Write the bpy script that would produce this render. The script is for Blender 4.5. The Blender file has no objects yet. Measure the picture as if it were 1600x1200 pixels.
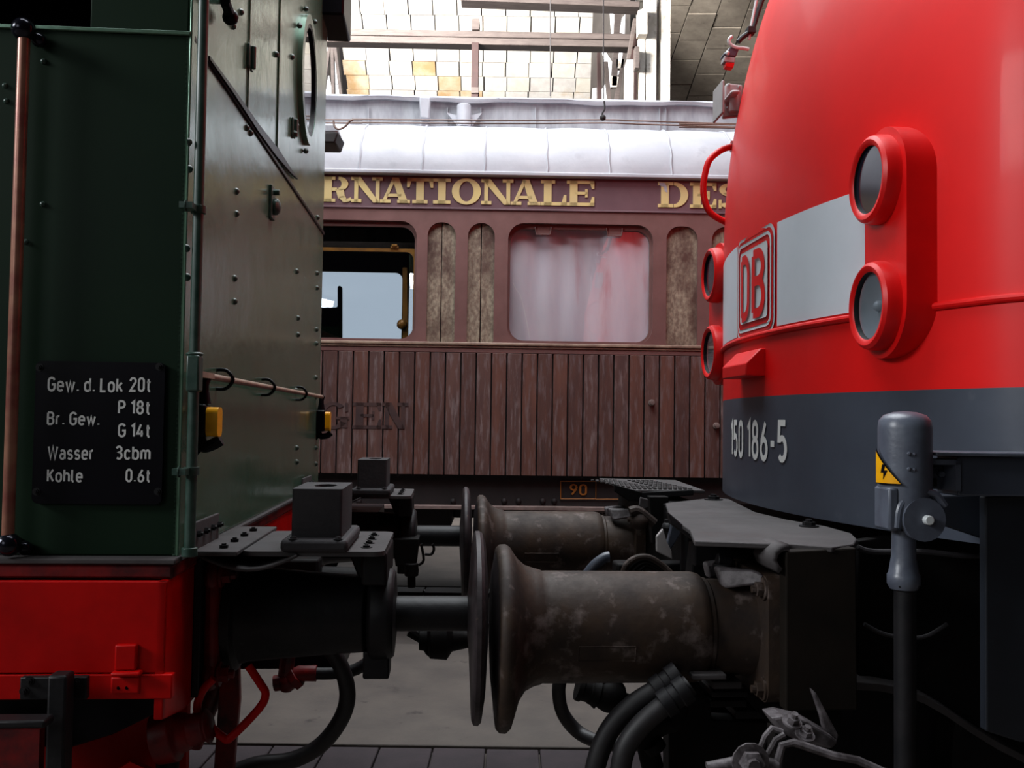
import bpy, math, random
from mathutils import Vector, Matrix
random.seed(7)
sc = bpy.context.scene
C = sc.collection

# ------------------------------------------------------------------ camera, world, lights, exposure
FPX, CAMZ, PITCH, ROLL = 1500.0, 1.614, math.atan(57/1500), 0.0135
cp, sp = math.cos(PITCH), math.sin(PITCH)
FW = Vector((0, cp, sp)); R0 = Vector((1, 0, 0)); U0 = Vector((0, -sp, cp))
RT = R0*math.cos(ROLL) + U0*math.sin(ROLL)
UP = U0*math.cos(ROLL) - R0*math.sin(ROLL)
CAM = Vector((0, 0, CAMZ))
cd = bpy.data.cameras.new('camera'); cam = bpy.data.objects.new('camera', cd); C.objects.link(cam)
cd.sensor_width = 36; cd.lens = 36*FPX/1600; cd.clip_end = 200; cd.clip_start = .02
m = Matrix.Identity(4)
for i in range(3):
    m[i][0] = RT[i]; m[i][1] = UP[i]; m[i][2] = -FW[i]; m[i][3] = CAM[i]
cam.matrix_world = m
sc.camera = cam

w = bpy.data.worlds.new('overcast_sky'); sc.world = w; w.use_nodes = True
w.node_tree.nodes['Background'].inputs[0].default_value = (.80, .90, 1.0, 1)
w.node_tree.nodes['Background'].inputs[1].default_value = .75

def area(name, loc, target, sx, sy, power, col=(1, 1, 1)):
    l = bpy.data.lights.new(name, 'AREA'); l.shape = 'RECTANGLE'; l.size = sx; l.size_y = sy
    l.energy = power; l.color = col
    o = bpy.data.objects.new(name, l); C.objects.link(o)
    d = Vector(target) - Vector(loc)
    o.location = loc; o.rotation_euler = d.to_track_quat('-Z', 'Y').to_euler()
    return o
area('skylight_over_gap', (-.6, 4.6, 7.8), (-.6, 4.6, 0), 4.4, 6.0, 720, (.93, .97, 1))
area('skylight_over_coach', (0, 10.6, 9.4), (0, 8.0, 3), 9, 3.0, 260, (.95, .98, 1))
area('lantern_daylight_left', (-6.4, 16.5, 9.8), (1.5, 21, 11.2), 5, 3.4, 1000, (1, .97, .94))
area('ceiling_fill_right', (-3.2, 10.6, 7.6), (4.2, 18, 9.2), 2.4, 2.0, 2600, (1, .97, .93))  # fill light added to brighten the dim ceiling on the right
area('side_fill_left', (-10.6, -.8, 6.6), (1.5, 3, 2.0), 4.4, 2.6, 950, (.96, .98, 1))  # light from the left, added to brighten the red nose
area('front_fill', (-5.0, -4.5, 4.2), (1.5, 3, 1.6), 3.0, 2.5, 55, (.95, .98, 1))  # weak front light added to lift the faces turned to the camera

sc.view_settings.view_transform = 'Standard'; sc.view_settings.look = 'None'
sc.view_settings.gamma = 1; sc.view_settings.use_curve_mapping = False
sc.view_settings.exposure = 0.0

# ------------------------------------------------------------------ frames: a vertical plane family turned by a small angle
class Frame:
    def __init__(s, deg):
        s.a = math.radians(deg); s.c = math.cos(s.a); s.s = math.sin(s.a)
    def W(s, p): return Vector((p[0]*s.c - p[1]*s.s, p[0]*s.s + p[1]*s.c, p[2]))
    def L(s, d): return Vector((d[0]*s.c + d[1]*s.s, -d[0]*s.s + d[1]*s.c, d[2]))
    def ray(s, px, py):
        return s.L(FW*FPX + RT*(px-800) - UP*(py-600))
    def v(s, px, py, v): d = s.ray(px, py); return CAM + d*(v/d[1])
    def u(s, px, py, u): d = s.ray(px, py); return CAM + d*(u/d[0])
    def z(s, px, py, z): d = s.ray(px, py); return CAM + d*((z-CAMZ)/d[2])
T = Frame(3.8)      # the two locomotives
K = Frame(1.0)      # the coach
H = Frame(0.0)      # the hall

# ------------------------------------------------------------------ materials
MATS = {}
def lin(c): return tuple(((x/255)/12.92 if x/255 <= .04045 else ((x/255+.055)/1.055)**2.4) for x in c)
def mat(name, c1, c2=None, scale=4, rough=.5, metal=0, bump=0, bscale=30, stretch=(1, 1, 1), lo=.35, hi=.65,
        coat=0, spec=.5, c3=None, s3=2, lo3=.6, hi3=.75, rough2=None, alpha=None, trans=0, dist=.002):
    """noise-mixed principled material; colours in sRGB 0-255"""
    mt = bpy.data.materials.new(name); mt.use_nodes = True
    nt = mt.node_tree; N = nt.nodes; Lk = nt.links
    b = N['Principled BSDF']
    b.inputs['Roughness'].default_value = rough; b.inputs['Metallic'].default_value = metal
    b.inputs['Coat Weight'].default_value = coat; b.inputs['Coat Roughness'].default_value = .08
    b.inputs['Specular IOR Level'].default_value = spec
    b.inputs['Transmission Weight'].default_value = trans
    b.inputs['Base Color'].default_value = (*lin(c1), 1)
    tc = N.new('ShaderNodeTexCoord'); mp = N.new('ShaderNodeMapping')
    Lk.new(tc.outputs['Object'], mp.inputs[0]); mp.inputs['Scale'].default_value = stretch
    if c2 is not None:
        def layer(sc_, lo_, hi_, base, col):
            n = N.new('ShaderNodeTexNoise'); n.inputs['Scale'].default_value = sc_; n.inputs['Detail'].default_value = 7
            n.inputs['Roughness'].default_value = .62
            Lk.new(mp.outputs[0], n.inputs['Vector'])
            r = N.new('ShaderNodeMapRange'); r.inputs[1].default_value = lo_; r.inputs[2].default_value = hi_
            Lk.new(n.outputs['Fac'], r.inputs[0])
            x = N.new('ShaderNodeMix'); x.data_type = 'RGBA'
            Lk.new(r.outputs[0], x.inputs[0])
            if isinstance(base, tuple): x.inputs[6].default_value = (*lin(base), 1)
            else: Lk.new(base, x.inputs[6])
            x.inputs[7].default_value = (*lin(col), 1)
            return x.outputs[2], r.outputs[0]
        o, f = layer(scale, lo, hi, c1, c2)
        if rough2 is not None:
            r2 = N.new('ShaderNodeMapRange'); r2.inputs[3].default_value = rough; r2.inputs[4].default_value = rough2
            Lk.new(f, r2.inputs[0]); Lk.new(r2.outputs[0], b.inputs['Roughness'])
        if c3 is not None: o, f = layer(s3, lo3, hi3, o, c3)
        Lk.new(o, b.inputs['Base Color'])
    if bump:
        n = N.new('ShaderNodeTexNoise'); n.inputs['Scale'].default_value = bscale; n.inputs['Detail'].default_value = 5
        Lk.new(mp.outputs[0], n.inputs['Vector'])
        bp = N.new('ShaderNodeBump'); bp.inputs['Strength'].default_value = bump; bp.inputs['Distance'].default_value = dist
        Lk.new(n.outputs['Fac'], bp.inputs['Height']); Lk.new(bp.outputs[0], b.inputs['Normal'])
    MATS[name] = mt
    return mt

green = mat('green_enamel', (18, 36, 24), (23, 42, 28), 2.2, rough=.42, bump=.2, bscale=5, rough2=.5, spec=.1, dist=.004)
green_end = mat('green_enamel_lit', (70, 100, 80), (86, 106, 90), 1.6, rough=.15, bump=.4, bscale=4.5, rough2=.26, spec=.6, coat=1, c3=(76, 92, 70), s3=3, lo3=.55, hi3=.75, dist=.011)  # same green as the sides, lightened in the colour for the lit end
green_end.node_tree.nodes['Principled BSDF'].inputs['Coat Weight'].default_value = 0
green_end.node_tree.nodes['Principled BSDF'].inputs['IOR'].default_value = 1.8
green_end.node_tree.nodes['Principled BSDF'].inputs['Specular Tint'].default_value = (.62, 1, .78, 1)
green_end.node_tree.nodes['Principled BSDF'].inputs['Coat Roughness'].default_value = .13
green_pipe = mat('green_pipe_paint', (34, 62, 52), (60, 80, 72), 25, rough=.35)
red = mat('signal_red_paint', (190, 4, 2), (158, 3, 2), 5, rough=.42, spec=.15, bump=.3, bscale=25, c3=(40, 6, 6), s3=14, lo3=.72, hi3=.78)
red_dull = mat('dirty_red_paint', (120, 12, 12), (52, 14, 18), 12, rough=.45, spec=.3, bump=.5, bscale=40)
black = mat('black_steel', (14, 14, 17), (24, 22, 24), 14, rough=.5, bump=.4, bscale=60, spec=.25)
black2 = mat('sooty_black_iron', (9, 8, 9), (18, 16, 16), 9, rough=.6, bump=.5, bscale=50, spec=.12, c3=(48, 44, 46), s3=18, lo3=.68, hi3=.78)
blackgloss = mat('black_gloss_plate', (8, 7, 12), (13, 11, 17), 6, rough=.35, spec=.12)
greyiron = mat('grey_dusty_iron', (34, 32, 36), (46, 43, 46), 10, rough=.7, bump=.5, bscale=80)
dusty = mat('dusty_steel_sheet', (64, 60, 61), (50, 46, 47), 8, rough=.75, bump=.4, bscale=60, c3=(52, 44, 44), s3=5, lo3=.56, hi3=.7)
barrel = mat('rusty_buffer_steel', (62, 48, 38), (42, 34, 31), 7, rough=.5, spec=.25, bump=.6, bscale=45, c3=(104, 92, 88), s3=15, lo3=.56, hi3=.72, rough2=.7)
rim = mat('worn_buffer_rim', (60, 52, 54), (34, 30, 32), 16, rough=.5, bump=.5, bscale=60, spec=.25, c3=(140, 118, 100), s3=30, lo3=.66, hi3=.74)
white_tx = mat('white_lettering', (214, 214, 212), rough=.5)
brasspole = mat('brown_brass_handrail', (132, 72, 66), (168, 120, 98), 9, rough=.28, metal=.35)
chrome = mat('dark_polished_knob', (30, 30, 40), rough=.15, metal=.6)
yellow = mat('amber_lens', (244, 176, 12), (232, 160, 10), 20, rough=.3)
rubber = mat('black_rubber', (16, 15, 17), (26, 23, 26), 20, rough=.55, bump=.3)
dbred = mat('traffic_red_enamel', (226, 8, 8), (216, 6, 6), 3, rough=.47, bump=.15, bscale=5, coat=.05, spec=.3, dist=.004)
dbred2 = mat('traffic_red_fittings', (220, 14, 14), (204, 10, 12), 6, rough=.4, spec=.35)
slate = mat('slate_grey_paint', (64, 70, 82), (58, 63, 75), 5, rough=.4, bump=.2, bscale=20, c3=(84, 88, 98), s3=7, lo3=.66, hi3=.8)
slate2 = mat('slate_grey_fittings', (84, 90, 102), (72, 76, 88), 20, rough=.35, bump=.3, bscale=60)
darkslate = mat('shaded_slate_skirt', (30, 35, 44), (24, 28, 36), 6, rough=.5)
band = mat('pale_grey_band', (208, 214, 222), (200, 206, 214), 3, rough=.4)
logowhite = mat('logo_white', (200, 206, 210), rough=.4)
glassdark = mat('dark_lamp_glass', (20, 22, 34), (32, 32, 46), 6, rough=.12, spec=.8)
reflector = mat('lamp_reflector', (190, 196, 198), (214, 216, 216), 5, rough=.3)
brown = mat('brown_coach_paint', (122, 86, 82), (110, 76, 72), 6, rough=.5, bump=.2, bscale=30)
brown2 = mat('maroon_fascia_paint', (112, 84, 90), (100, 74, 80), 4, rough=.45)
planks = [mat('teak_plank_%s' % t, a, b, 3, rough=.6, bump=.5, bscale=25, stretch=(7, 7, 1), c3=c, s3=5, lo3=.5, hi3=.68)
          for t, a, b, c in (('warm', (108, 68, 56), (88, 54, 46), (116, 96, 94)), ('dark', (92, 58, 49), (75, 49, 45), (108, 90, 90)),
                             ('grey', (100, 68, 60), (82, 56, 53), (126, 108, 106)))]
peel = mat('peeling_varnish_timber', (122, 104, 90), (172, 158, 136), 26, rough=.5, bump=1, bscale=34, stretch=(1.6, 1.6, 1), lo=.4, hi=.66, c3=(84, 60, 52), s3=3.2, lo3=.44, hi3=.64)
cream = mat('gilt_letter', (222, 198, 132), (212, 190, 136), 6, rough=.5)
sill = mat('pale_sill_moulding', (166, 142, 122), (128, 102, 88), 10, rough=.5)
canvas = mat('white_roof_canvas', (184, 184, 190), (170, 170, 177), 2.5, rough=.55, bump=.5, bscale=6, dist=.01, c3=(156, 154, 162), s3=6, lo3=.6, hi3=.8)
canvas2 = mat('grey_clerestory_sheet', (178, 179, 184), (146, 146, 152), 5, rough=.6, bump=.4, bscale=9, stretch=(2, 2, .6), dist=.008)
brass = mat('brass_sash', (150, 104, 40), (120, 84, 40), 12, rough=.4, metal=.3)
darkint = mat('dark_interior', (22, 16, 16), rough=.8)
plate_dark = mat('dark_brown_plate', (18, 14, 10), (26, 20, 15), 7, rough=.7, spec=.15)
soot = mat('dark_underframe', (34, 26, 27), (26, 20, 21), 6, rough=.7)
foot = mat('dusty_footboard', (132, 112, 106), (104, 86, 82), 10, rough=.7)
ochre = mat('ochre_lining', (168, 104, 40), rough=.5)
curtain = mat('white_film_curtain', (226, 220, 228), (214, 208, 220), 3, rough=.4, stretch=(3, 3, .5), c3=(200, 150, 160), s3=1.6, lo3=.52, hi3=.7)  # pink tint puts the red engine's reflection into the colour
concrete = mat('worn_concrete', (98, 90, 84), (84, 77, 73), 3, rough=.8, bump=.5, bscale=60, c3=(56, 50, 48), s3=8, lo3=.62, hi3=.75)
slab = mat('grey_paving_slab', (66, 56, 60), (56, 48, 52), 7, rough=.75, bump=.5, bscale=70)
concrete2 = mat('dim_concrete', (80, 72, 68), (66, 60, 57), 3, rough=.85, bump=.5, bscale=50)
scuffed = mat('scuffed_casting', (104, 98, 101), (56, 50, 52), 16, rough=.6, bump=.8, bscale=50, lo=.42, hi=.58)
joint = mat('dark_joint', (30, 26, 28), rough=.9)
railm = mat('worn_rail_steel', (110, 100, 96), (70, 60, 58), 9, rough=.45, metal=.6)
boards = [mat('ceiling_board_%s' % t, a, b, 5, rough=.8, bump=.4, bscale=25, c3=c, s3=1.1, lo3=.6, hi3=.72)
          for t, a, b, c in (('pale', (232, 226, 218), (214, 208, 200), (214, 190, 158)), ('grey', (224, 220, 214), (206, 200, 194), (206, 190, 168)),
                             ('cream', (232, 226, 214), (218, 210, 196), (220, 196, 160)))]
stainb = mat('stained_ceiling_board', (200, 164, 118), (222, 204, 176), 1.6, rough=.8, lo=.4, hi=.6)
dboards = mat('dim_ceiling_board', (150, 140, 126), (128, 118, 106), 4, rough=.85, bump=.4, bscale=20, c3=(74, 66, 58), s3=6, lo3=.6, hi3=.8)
timber = mat('grey_roof_timber', (88, 78, 74), (70, 60, 57), 8, rough=.7, stretch=(.5, 3, 3))
redtim = mat('brown_hanging_post', (56, 32, 30), (46, 27, 25), 8, rough=.7)
whitepost = mat('whitewashed_post', (214, 208, 200), (190, 182, 170), 5, rough=.75, c3=(140, 124, 108), s3=8, lo3=.55, hi3=.7)
wallm = mat('grimy_plaster', (86, 80, 76), (72, 66, 62), 1.5, rough=.9)
darkwall = mat('dark_hall_shell', (44, 41, 40), (36, 33, 32), 1.5, rough=.9)
wirem = mat('bronze_wire', (120, 96, 84), rough=.5)
paleplastic = mat('pale_grey_plastic', (176, 170, 170), (164, 158, 158), 10, rough=.45)

def glass(name, col=(1, 1, 1), ior=1.45, rough=.0, mixf=.0, tint=(1, 1, 1)):
    mt = bpy.data.materials.new(name); mt.use_nodes = True; nt = mt.node_tree; N = nt.nodes
    for n in list(N): N.remove(n)
    o = N.new('ShaderNodeOutputMaterial'); t = N.new('ShaderNodeBsdfTransparent'); g = N.new('ShaderNodeBsdfGlossy')
    t.inputs[0].default_value = (*tint, 1); g.inputs['Roughness'].default_value = rough
    f = N.new('ShaderNodeLayerWeight'); f.inputs[0].default_value = .5
    pw = N.new('ShaderNodeMath'); pw.operation = 'POWER'; pw.inputs[1].default_value = 4.5
    nt.links.new(f.outputs['Facing'], pw.inputs[0])
    mth = N.new('ShaderNodeMath'); mth.operation = 'ADD'; mth.inputs[1].default_value = mixf + .05; mth.use_clamp = True
    x = N.new('ShaderNodeMixShader')
    nt.links.new(pw.outputs[0], mth.inputs[0]); nt.links.new(mth.outputs[0], x.inputs[0])
    nt.links.new(t.outputs[0], x.inputs[1]); nt.links.new(g.outputs[0], x.inputs[2]); nt.links.new(x.outputs[0], o.inputs[0])
    return mt
pane_m = glass('window_pane_glass', tint=(.86, .9, .94))
pane_r = glass('reflecting_coach_glass', ior=1.6, mixf=.10, tint=(.97, .97, .97))
lampglass = glass('headlamp_glass', mixf=.05, tint=(.85, .87, .9))

# ------------------------------------------------------------------ mesh building
class MB:
    def __init__(s): s.V = []; s.F = []
    def add(s, vs, fs):
        b = len(s.V); s.V += [Vector(v) for v in vs]; s.F += [[b+i for i in f] for f in fs]; return s
    def box(s, u0, u1, v0, v1, z0, z1):
        vs = [(u0,v0,z0),(u1,v0,z0),(u1,v1,z0),(u0,v1,z0),(u0,v0,z1),(u1,v0,z1),(u1,v1,z1),(u0,v1,z1)]
        return s.add(vs, [(0,3,2,1),(4,5,6,7),(0,1,5,4),(1,2,6,5),(2,3,7,6),(3,0,4,7)])
    def prism(s, pts, ext):
        """polygon of 3-D points, extruded by a vector"""
        n = len(pts); e = Vector(ext); p = [Vector(q) for q in pts]
        fs = [tuple(range(n)), tuple(range(2*n-1, n-1, -1))] + [(i, n+i, n+(i+1) % n, (i+1) % n) for i in range(n)]
        return s.add(p + [q+e for q in p], fs)
    def lathe(s, o, ax, prof, n=32, cap=True):
        o = Vector(o); ax = Vector(ax).normalized()
        t = Vector((0, 0, 1)) if abs(ax.z) < .9 else Vector((1, 0, 0))
        e1 = ax.cross(t).normalized(); e2 = ax.cross(e1)
        vs = []; fs = []
        for (d, r) in prof:
            for k in range(n):
                a = 2*math.pi*k/n
                vs.append(o + ax*d + (e1*math.cos(a) + e2*math.sin(a))*max(r, 1e-5))
        for i in range(len(prof)-1):
            for k in range(n):
                fs.append((i*n+k, i*n+(k+1) % n, (i+1)*n+(k+1) % n, (i+1)*n+k))
        if cap:
            fs.append(tuple(range(n-1, -1, -1))); fs.append(tuple((len(prof)-1)*n+k for k in range(n)))
        return s.add(vs, fs)
    def cyl(s, p0, p1, r0, r1=None, n=20):
        p0 = Vector(p0); p1 = Vector(p1)
        return s.lathe(p0, p1-p0, [(0, r0), ((p1-p0).length, r0 if r1 is None else r1)], n)
    def tube(s, pts, r, n=12, smooth=0):
        P = [Vector(p) for p in pts]
        if smooth:
            Q = []
            for i in range(len(P)-1):
                a = P[max(i-1, 0)]; b = P[i]; c = P[i+1]; d = P[min(i+2, len(P)-1)]
                for k in range(smooth):
                    t = k/smooth
                    Q.append(.5*((2*b) + (c-a)*t + (2*a-5*b+4*c-d)*t*t + (3*b-a-3*c+d)*t**3))
            Q.append(P[-1]); P = Q
        rr = r if isinstance(r, (list, tuple)) else [r]*len(P)
        vs = []; fs = []; up = None
        for i, p in enumerate(P):
            d = (P[min(i+1, len(P)-1)] - P[max(i-1, 0)]).normalized()
            if up is None:
                up = Vector((0, 0, 1)) if abs(d.z) < .9 else Vector((1, 0, 0))
            e1 = d.cross(up).normalized(); e2 = d.cross(e1).normalized(); up = -e2
            ri = rr[min(int(i*len(rr)/len(P)), len(rr)-1)]
            for k in range(n):
                a = 2*math.pi*k/n; vs.append(p + (e1*math.cos(a) + e2*math.sin(a))*ri)
        for i in range(len(P)-1):
            for k in range(n):
                fs.append((i*n+k, i*n+(k+1) % n, (i+1)*n+(k+1) % n, (i+1)*n+k))
        fs.append(tuple(range(n-1, -1, -1))); fs.append(tuple((len(P)-1)*n+k for k in range(n)))
        return s.add(vs, fs)
    def sphere(s, c, r, n=16, sq=(1, 1, 1)):
        c = Vector(c); vs = []; fs = []; m_ = n//2
        for i in range(m_+1):
            th = math.pi*i/m_
            for k in range(n):
                a = 2*math.pi*k/n; q = max(math.sin(th), 1e-3)
                vs.append(c + Vector((q*math.cos(a)*sq[0], q*math.sin(a)*sq[1], math.cos(th)*sq[2]))*r)
        for i in range(m_):
            for k in range(n):
                fs.append((i*n+k, (i+1)*n+k, (i+1)*n+(k+1) % n, i*n+(k+1) % n))
        return s.add(vs, fs)
    def bolt(s, p, ax, r, h, washer=True):
        p = Vector(p); ax = Vector(ax).normalized()
        if washer: s.lathe(p, ax, [(0, r*1.5), (h*.2, r*1.5)], 14)
        s.lathe(p, ax, [(0, r), (h*.75, r), (h*.75, r*.98)], 6)
        return s.lathe(p, ax, [(h*.7, r*.55), (h*1.15, r*.5)], 10)

def world_mat(fr, base):
    p = fr.W(base)
    return Matrix.Translation(p) @ Matrix.Rotation(fr.a, 4, 'Z')
def thing(name, label, cat, base, fr, group=None):
    o = bpy.data.objects.new(name, None); C.objects.link(o); o.empty_display_size = .2
    o.matrix_world = world_mat(fr, base); o['label'] = label; o['category'] = cat
    if group: o['group'] = group
    BASE[o.name] = (Vector(base), fr)
    return o
BASE = {}
def link(mesh, name, mt, parent, base, fr, origin=None):
    o = bpy.data.objects.new(name, mesh); C.objects.link(o)
    if mt: mesh.materials.append(mt) if not mesh.materials else None
    return o
def build(mb, name, mt, parent=None, fr=H, base=(0, 0, 0), smooth=35, bevel=0, seg=2, label=None, stuff=False, structure=False, cat=None, group=None):
    """mb's vertices are in frame coordinates; a child shares its thing's origin"""
    if parent is not None: b, fr = BASE[parent.name]
    else: b = Vector(base)
    me = bpy.data.meshes.new(name)
    me.from_pydata([v - b for v in mb.V], [], mb.F); me.validate()
    me.materials.append(mt)
    if smooth:
        me.shade_smooth(); me.set_sharp_from_angle(angle=math.radians(smooth))
    o = bpy.data.objects.new(name, me); C.objects.link(o)
    if parent is not None: o.parent = parent
    else: o.matrix_world = world_mat(fr, b)
    BASE[o.name] = (b, fr)
    if bevel:
        md = o.modifiers.new('bevel', 'BEVEL'); md.width = bevel; md.segments = seg; md.limit_method = 'ANGLE'; md.angle_limit = math.radians(40)
    if label: o['label'] = label
    if stuff: o['kind'] = 'stuff'
    if structure: o['kind'] = 'structure'
    if cat: o['category'] = cat
    if group: o['group'] = group
    return o
def inst(src, name, parent, off):
    """a copy of a part that shares its mesh, moved by a frame-space offset"""
    o = src.copy(); C.objects.link(o); o.name = name; o.parent = parent; o.location = Vector(off)
    BASE[o.name] = BASE[src.name]
    return o

def rrect(x0, x1, y0, y1, r, n=6):
    pts = []
    rr = r if isinstance(r, (tuple, list)) else (r,)*4
    for (cx, cy, a0, q) in ((x1-rr[0], y1-rr[0], 0, rr[0]), (x0+rr[1], y1-rr[1], 90, rr[1]), (x0+rr[2], y0+rr[2], 180, rr[2]), (x1-rr[3], y0+rr[3], 270, rr[3])):
        for k in range(n+1):
            a = math.radians(a0 + 90*k/n); pts.append((cx + q*math.cos(a), cy + q*math.sin(a)))
    return pts
def ellipse(cx, cy, rx, ry, n=40): return [(cx+rx*math.cos(2*math.pi*k/n), cy+ry*math.sin(2*math.pi*k/n)) for k in range(n)]
def plate(mb, loops, mapf, depth=0):
    """filled 2-D outline with holes -> prism; mapf(x, y, d) gives frame coordinates"""
    cu = bpy.data.curves.new('tmp', 'CURVE'); cu.dimensions = '2D'; cu.fill_mode = 'BOTH'
    cu.extrude = .5 if depth else 0
    for lp in loops:
        s = cu.splines.new('POLY'); s.points.add(len(lp)-1)
        for i, (x, y) in enumerate(lp): s.points[i].co = (x, y, 0, 1)
        s.use_cyclic_u = True
    ob = bpy.data.objects.new('tmp', cu)
    me = bpy.data.meshes.new_from_object(ob)
    vs = [mapf(v.co.x, v.co.y, (v.co.z+.5)*depth if depth else 0) for v in me.vertices]
    mb.add(vs, [tuple(p.vertices) for p in me.polygons])
    bpy.data.objects.remove(ob); bpy.data.curves.remove(cu); bpy.data.meshes.remove(me)
    return mb

# ------------------------------------------------------------------ a stroke alphabet for the stencilled signs
def E(cx, cy, rx, ry, a0, a1, n=10): return [(cx+rx*math.cos(math.radians(a0+(a1-a0)*k/n)), cy+ry*math.sin(math.radians(a0+(a1-a0)*k/n))) for k in range(n+1)]
X = .70
SF = {  # char: (width, [polyline, ...]) on a cap height of 1, x-height .7
 'G': (.52, [E(.26,.74,.26,.26,20,180)+E(.26,.26,.26,.26,180,360)+[(.52,.48),(.28,.48)]]),
 'e': (.44, [[(0,.36),(.44,.36)]+E(.22,.48,.22,.22,0,180)+E(.22,.22,.22,.22,180,325)]),
 'w': (.68, [[(0,X),(.17,0),(.34,X),(.51,0),(.68,X)]]),
 '.': (.08, [[(.04,0),(.04,.1)]]),
 'd': (.44, [[(.44,0),(.44,1)], E(.22,.48,.22,.22,0,180)+E(.22,.22,.22,.22,180,360)+[(.44,.48)]]),
 'b': (.44, [[(0,0),(0,1)], E(.22,.48,.22,.22,180,0)+E(.22,.22,.22,.22,0,-180)]),
 'L': (.40, [[(0,1),(0,0),(.40,0)]]),
 'o': (.44, [E(.22,.48,.22,.22,0,180)+E(.22,.22,.22,.22,180,360)+[(.44,.48)]]),
 'k': (.42, [[(0,0),(0,1)], [(.40,X),(.02,.28)], [(.16,.42),(.42,0)]]),
 'K': (.48, [[(0,0),(0,1)], [(.46,1),(.02,.36)], [(.18,.56),(.48,0)]]),
 '2': (.46, [E(.23,.77,.23,.23,180,-20)+[(0.0,0),(.46,0)]]),
 '0': (.44, [E(.22,.77,.22,.23,0,180)+E(.22,.23,.22,.23,180,360)+[(.44,.77)]]),
 't': (.28, [[(.12,.95),(.12,.12),(.2,0),(.28,0)], [(0,X),(.28,X)]]),
 'B': (.50, [[(0,.02),(0,.98)], [(0,1)]+E(.25,.77,.23,.23,90,-90)+[(0,.54)], [(.2,.54)]+E(.25,.27,.25,.27,90,-90)+[(0,0)]]),
 'D': (.50, [[(0,0),(0,1)], [(0,1),(.2,1)]+E(.22,.72,.28,.28,90,0)+E(.22,.28,.28,.28,0,-90)+[(0,0)]]),
 'r': (.28, [[(0,0),(0,X)], [(0,.5)]+E(.2,.48,.2,.22,180,80)]),
 'P': (.48, [[(0,0),(0,1)], [(0,1),(.2,1)]+E(.23,.73,.25,.27,90,-90)+[(0,.46)]]),
 '1': (.22, [[(0,.82),(.22,1),(.22,0)]]),
 '8': (.46, [E(.23,.76,.2,.24,0,360,20), E(.23,.26,.23,.26,0,360,20)]),
 '4': (.50, [[(.5,.24),(0,.24),(.3,1)], [(.38,0),(.38,.5)]]),
 'W': (.80, [[(0,1),(.2,0),(.4,1),(.6,0),(.8,1)]]),
 'a': (.42, [[(.03,.60)]+E(.21,.48,.2,.22,130,0)+[(.42,0)], [(.42,.38),(.2,.40)]+E(.18,.2,.18,.2,90,270)+[(.26,0),(.42,.14)]]),
 's': (.38, [[(.36,.6)]+E(.19,.52,.18,.18,60,250)+E(.19,.18,.19,.18,70,-120)+[(.02,.1)]]),
 '3': (.46, [[(0,.86)]+E(.22,.77,.22,.23,140,-90)+E(.23,.27,.23,.27,90,-140)]),
 'c': (.40, [E(.21,.48,.2,.22,25,180)+E(.21,.22,.2,.22,180,335)]),
 'm': (.70, [[(0,0),(0,X)], [(0,.5)]+E(.175,.5,.175,.2,180,0)+[(.35,0)], [(.35,.5)]+E(.525,.5,.175,.2,180,0)+[(.70,0)]]),
 'h': (.42, [[(0,0),(0,1)], [(0,.48)]+E(.21,.48,.21,.22,180,0)+[(.42,0)]]),
 'l': (.16, [[(0,1),(0,.12),(.08,0),(.16,0)]]),
 '6': (.46, [[(.36,1),(.06,.5)]+E(.23,.26,.23,.27,160,-200,20)]),
 '9': (.46, [[(.10,0),(.40,.5)]+E(.23,.74,.23,.27,-20,-380,20)]),
 '5': (.46, [[(.44,1),(.05,1),(.02,.55)]+E(.23,.3,.23,.29,120,-140,14)]),
 '-': (.26, [[(0,.42),(.26,.42)]]),
 ' ': (.18, []),
}
def ribbon(pts, th):
    P = [Vector((x, y)) for x, y in pts]; Q = [P[0]]
    for p in P[1:]:
        if (p-Q[-1]).length > 1e-4: Q.append(p)
    P = Q; closed = (P[0]-P[-1]).length < 1e-3 and len(P) > 3
    out = []
    for i in range(len(P)):
        if closed and i == len(P)-1: out.append(out[0]); break
        a = P[i-1] if i else (P[-2] if closed else None); c = P[i+1] if i < len(P)-1 else None
        d1 = (P[i]-a).normalized() if a is not None else None; d2 = (c-P[i]).normalized() if c is not None else None
        if d1 is None: d1 = d2
        if d2 is None: d2 = d1
        n1 = Vector((-d1.y, d1.x)); n2 = Vector((-d2.y, d2.x)); mm = (n1+n2)
        mm = mm.normalized() if mm.length > .1 else n1
        q = th/2/max(mm.dot(n1), .45)
        out.append((P[i]+mm*q, P[i]-mm*q))
    return [(out[i][0], out[i+1][0], out[i+1][1], out[i][1]) for i in range(len(out)-1)]
def text_quads(txt, th=.15, gap=.14):
    x = th/2; qs = []
    for ch in txt:
        wd, strokes = SF[ch]
        for s in strokes:
            qs += [[(x+p.x, p.y*(1-th)+th/2) for p in q] for q in ribbon(s, th)]
        x += wd + (gap+th if ch != ' ' else gap)
    return qs, x - gap - th/2
def text_mesh(mb, txt, mapf, th=.15, gap=.14):
    """mapf(s, t): s runs 0..1 along the word, t 0..1 over the cap height"""
    qs, wd = text_quads(txt, th, gap)
    for q in qs: mb.add([mapf(x/wd, y) for x, y in q], [(0, 1, 2, 3)])
    return mb

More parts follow.
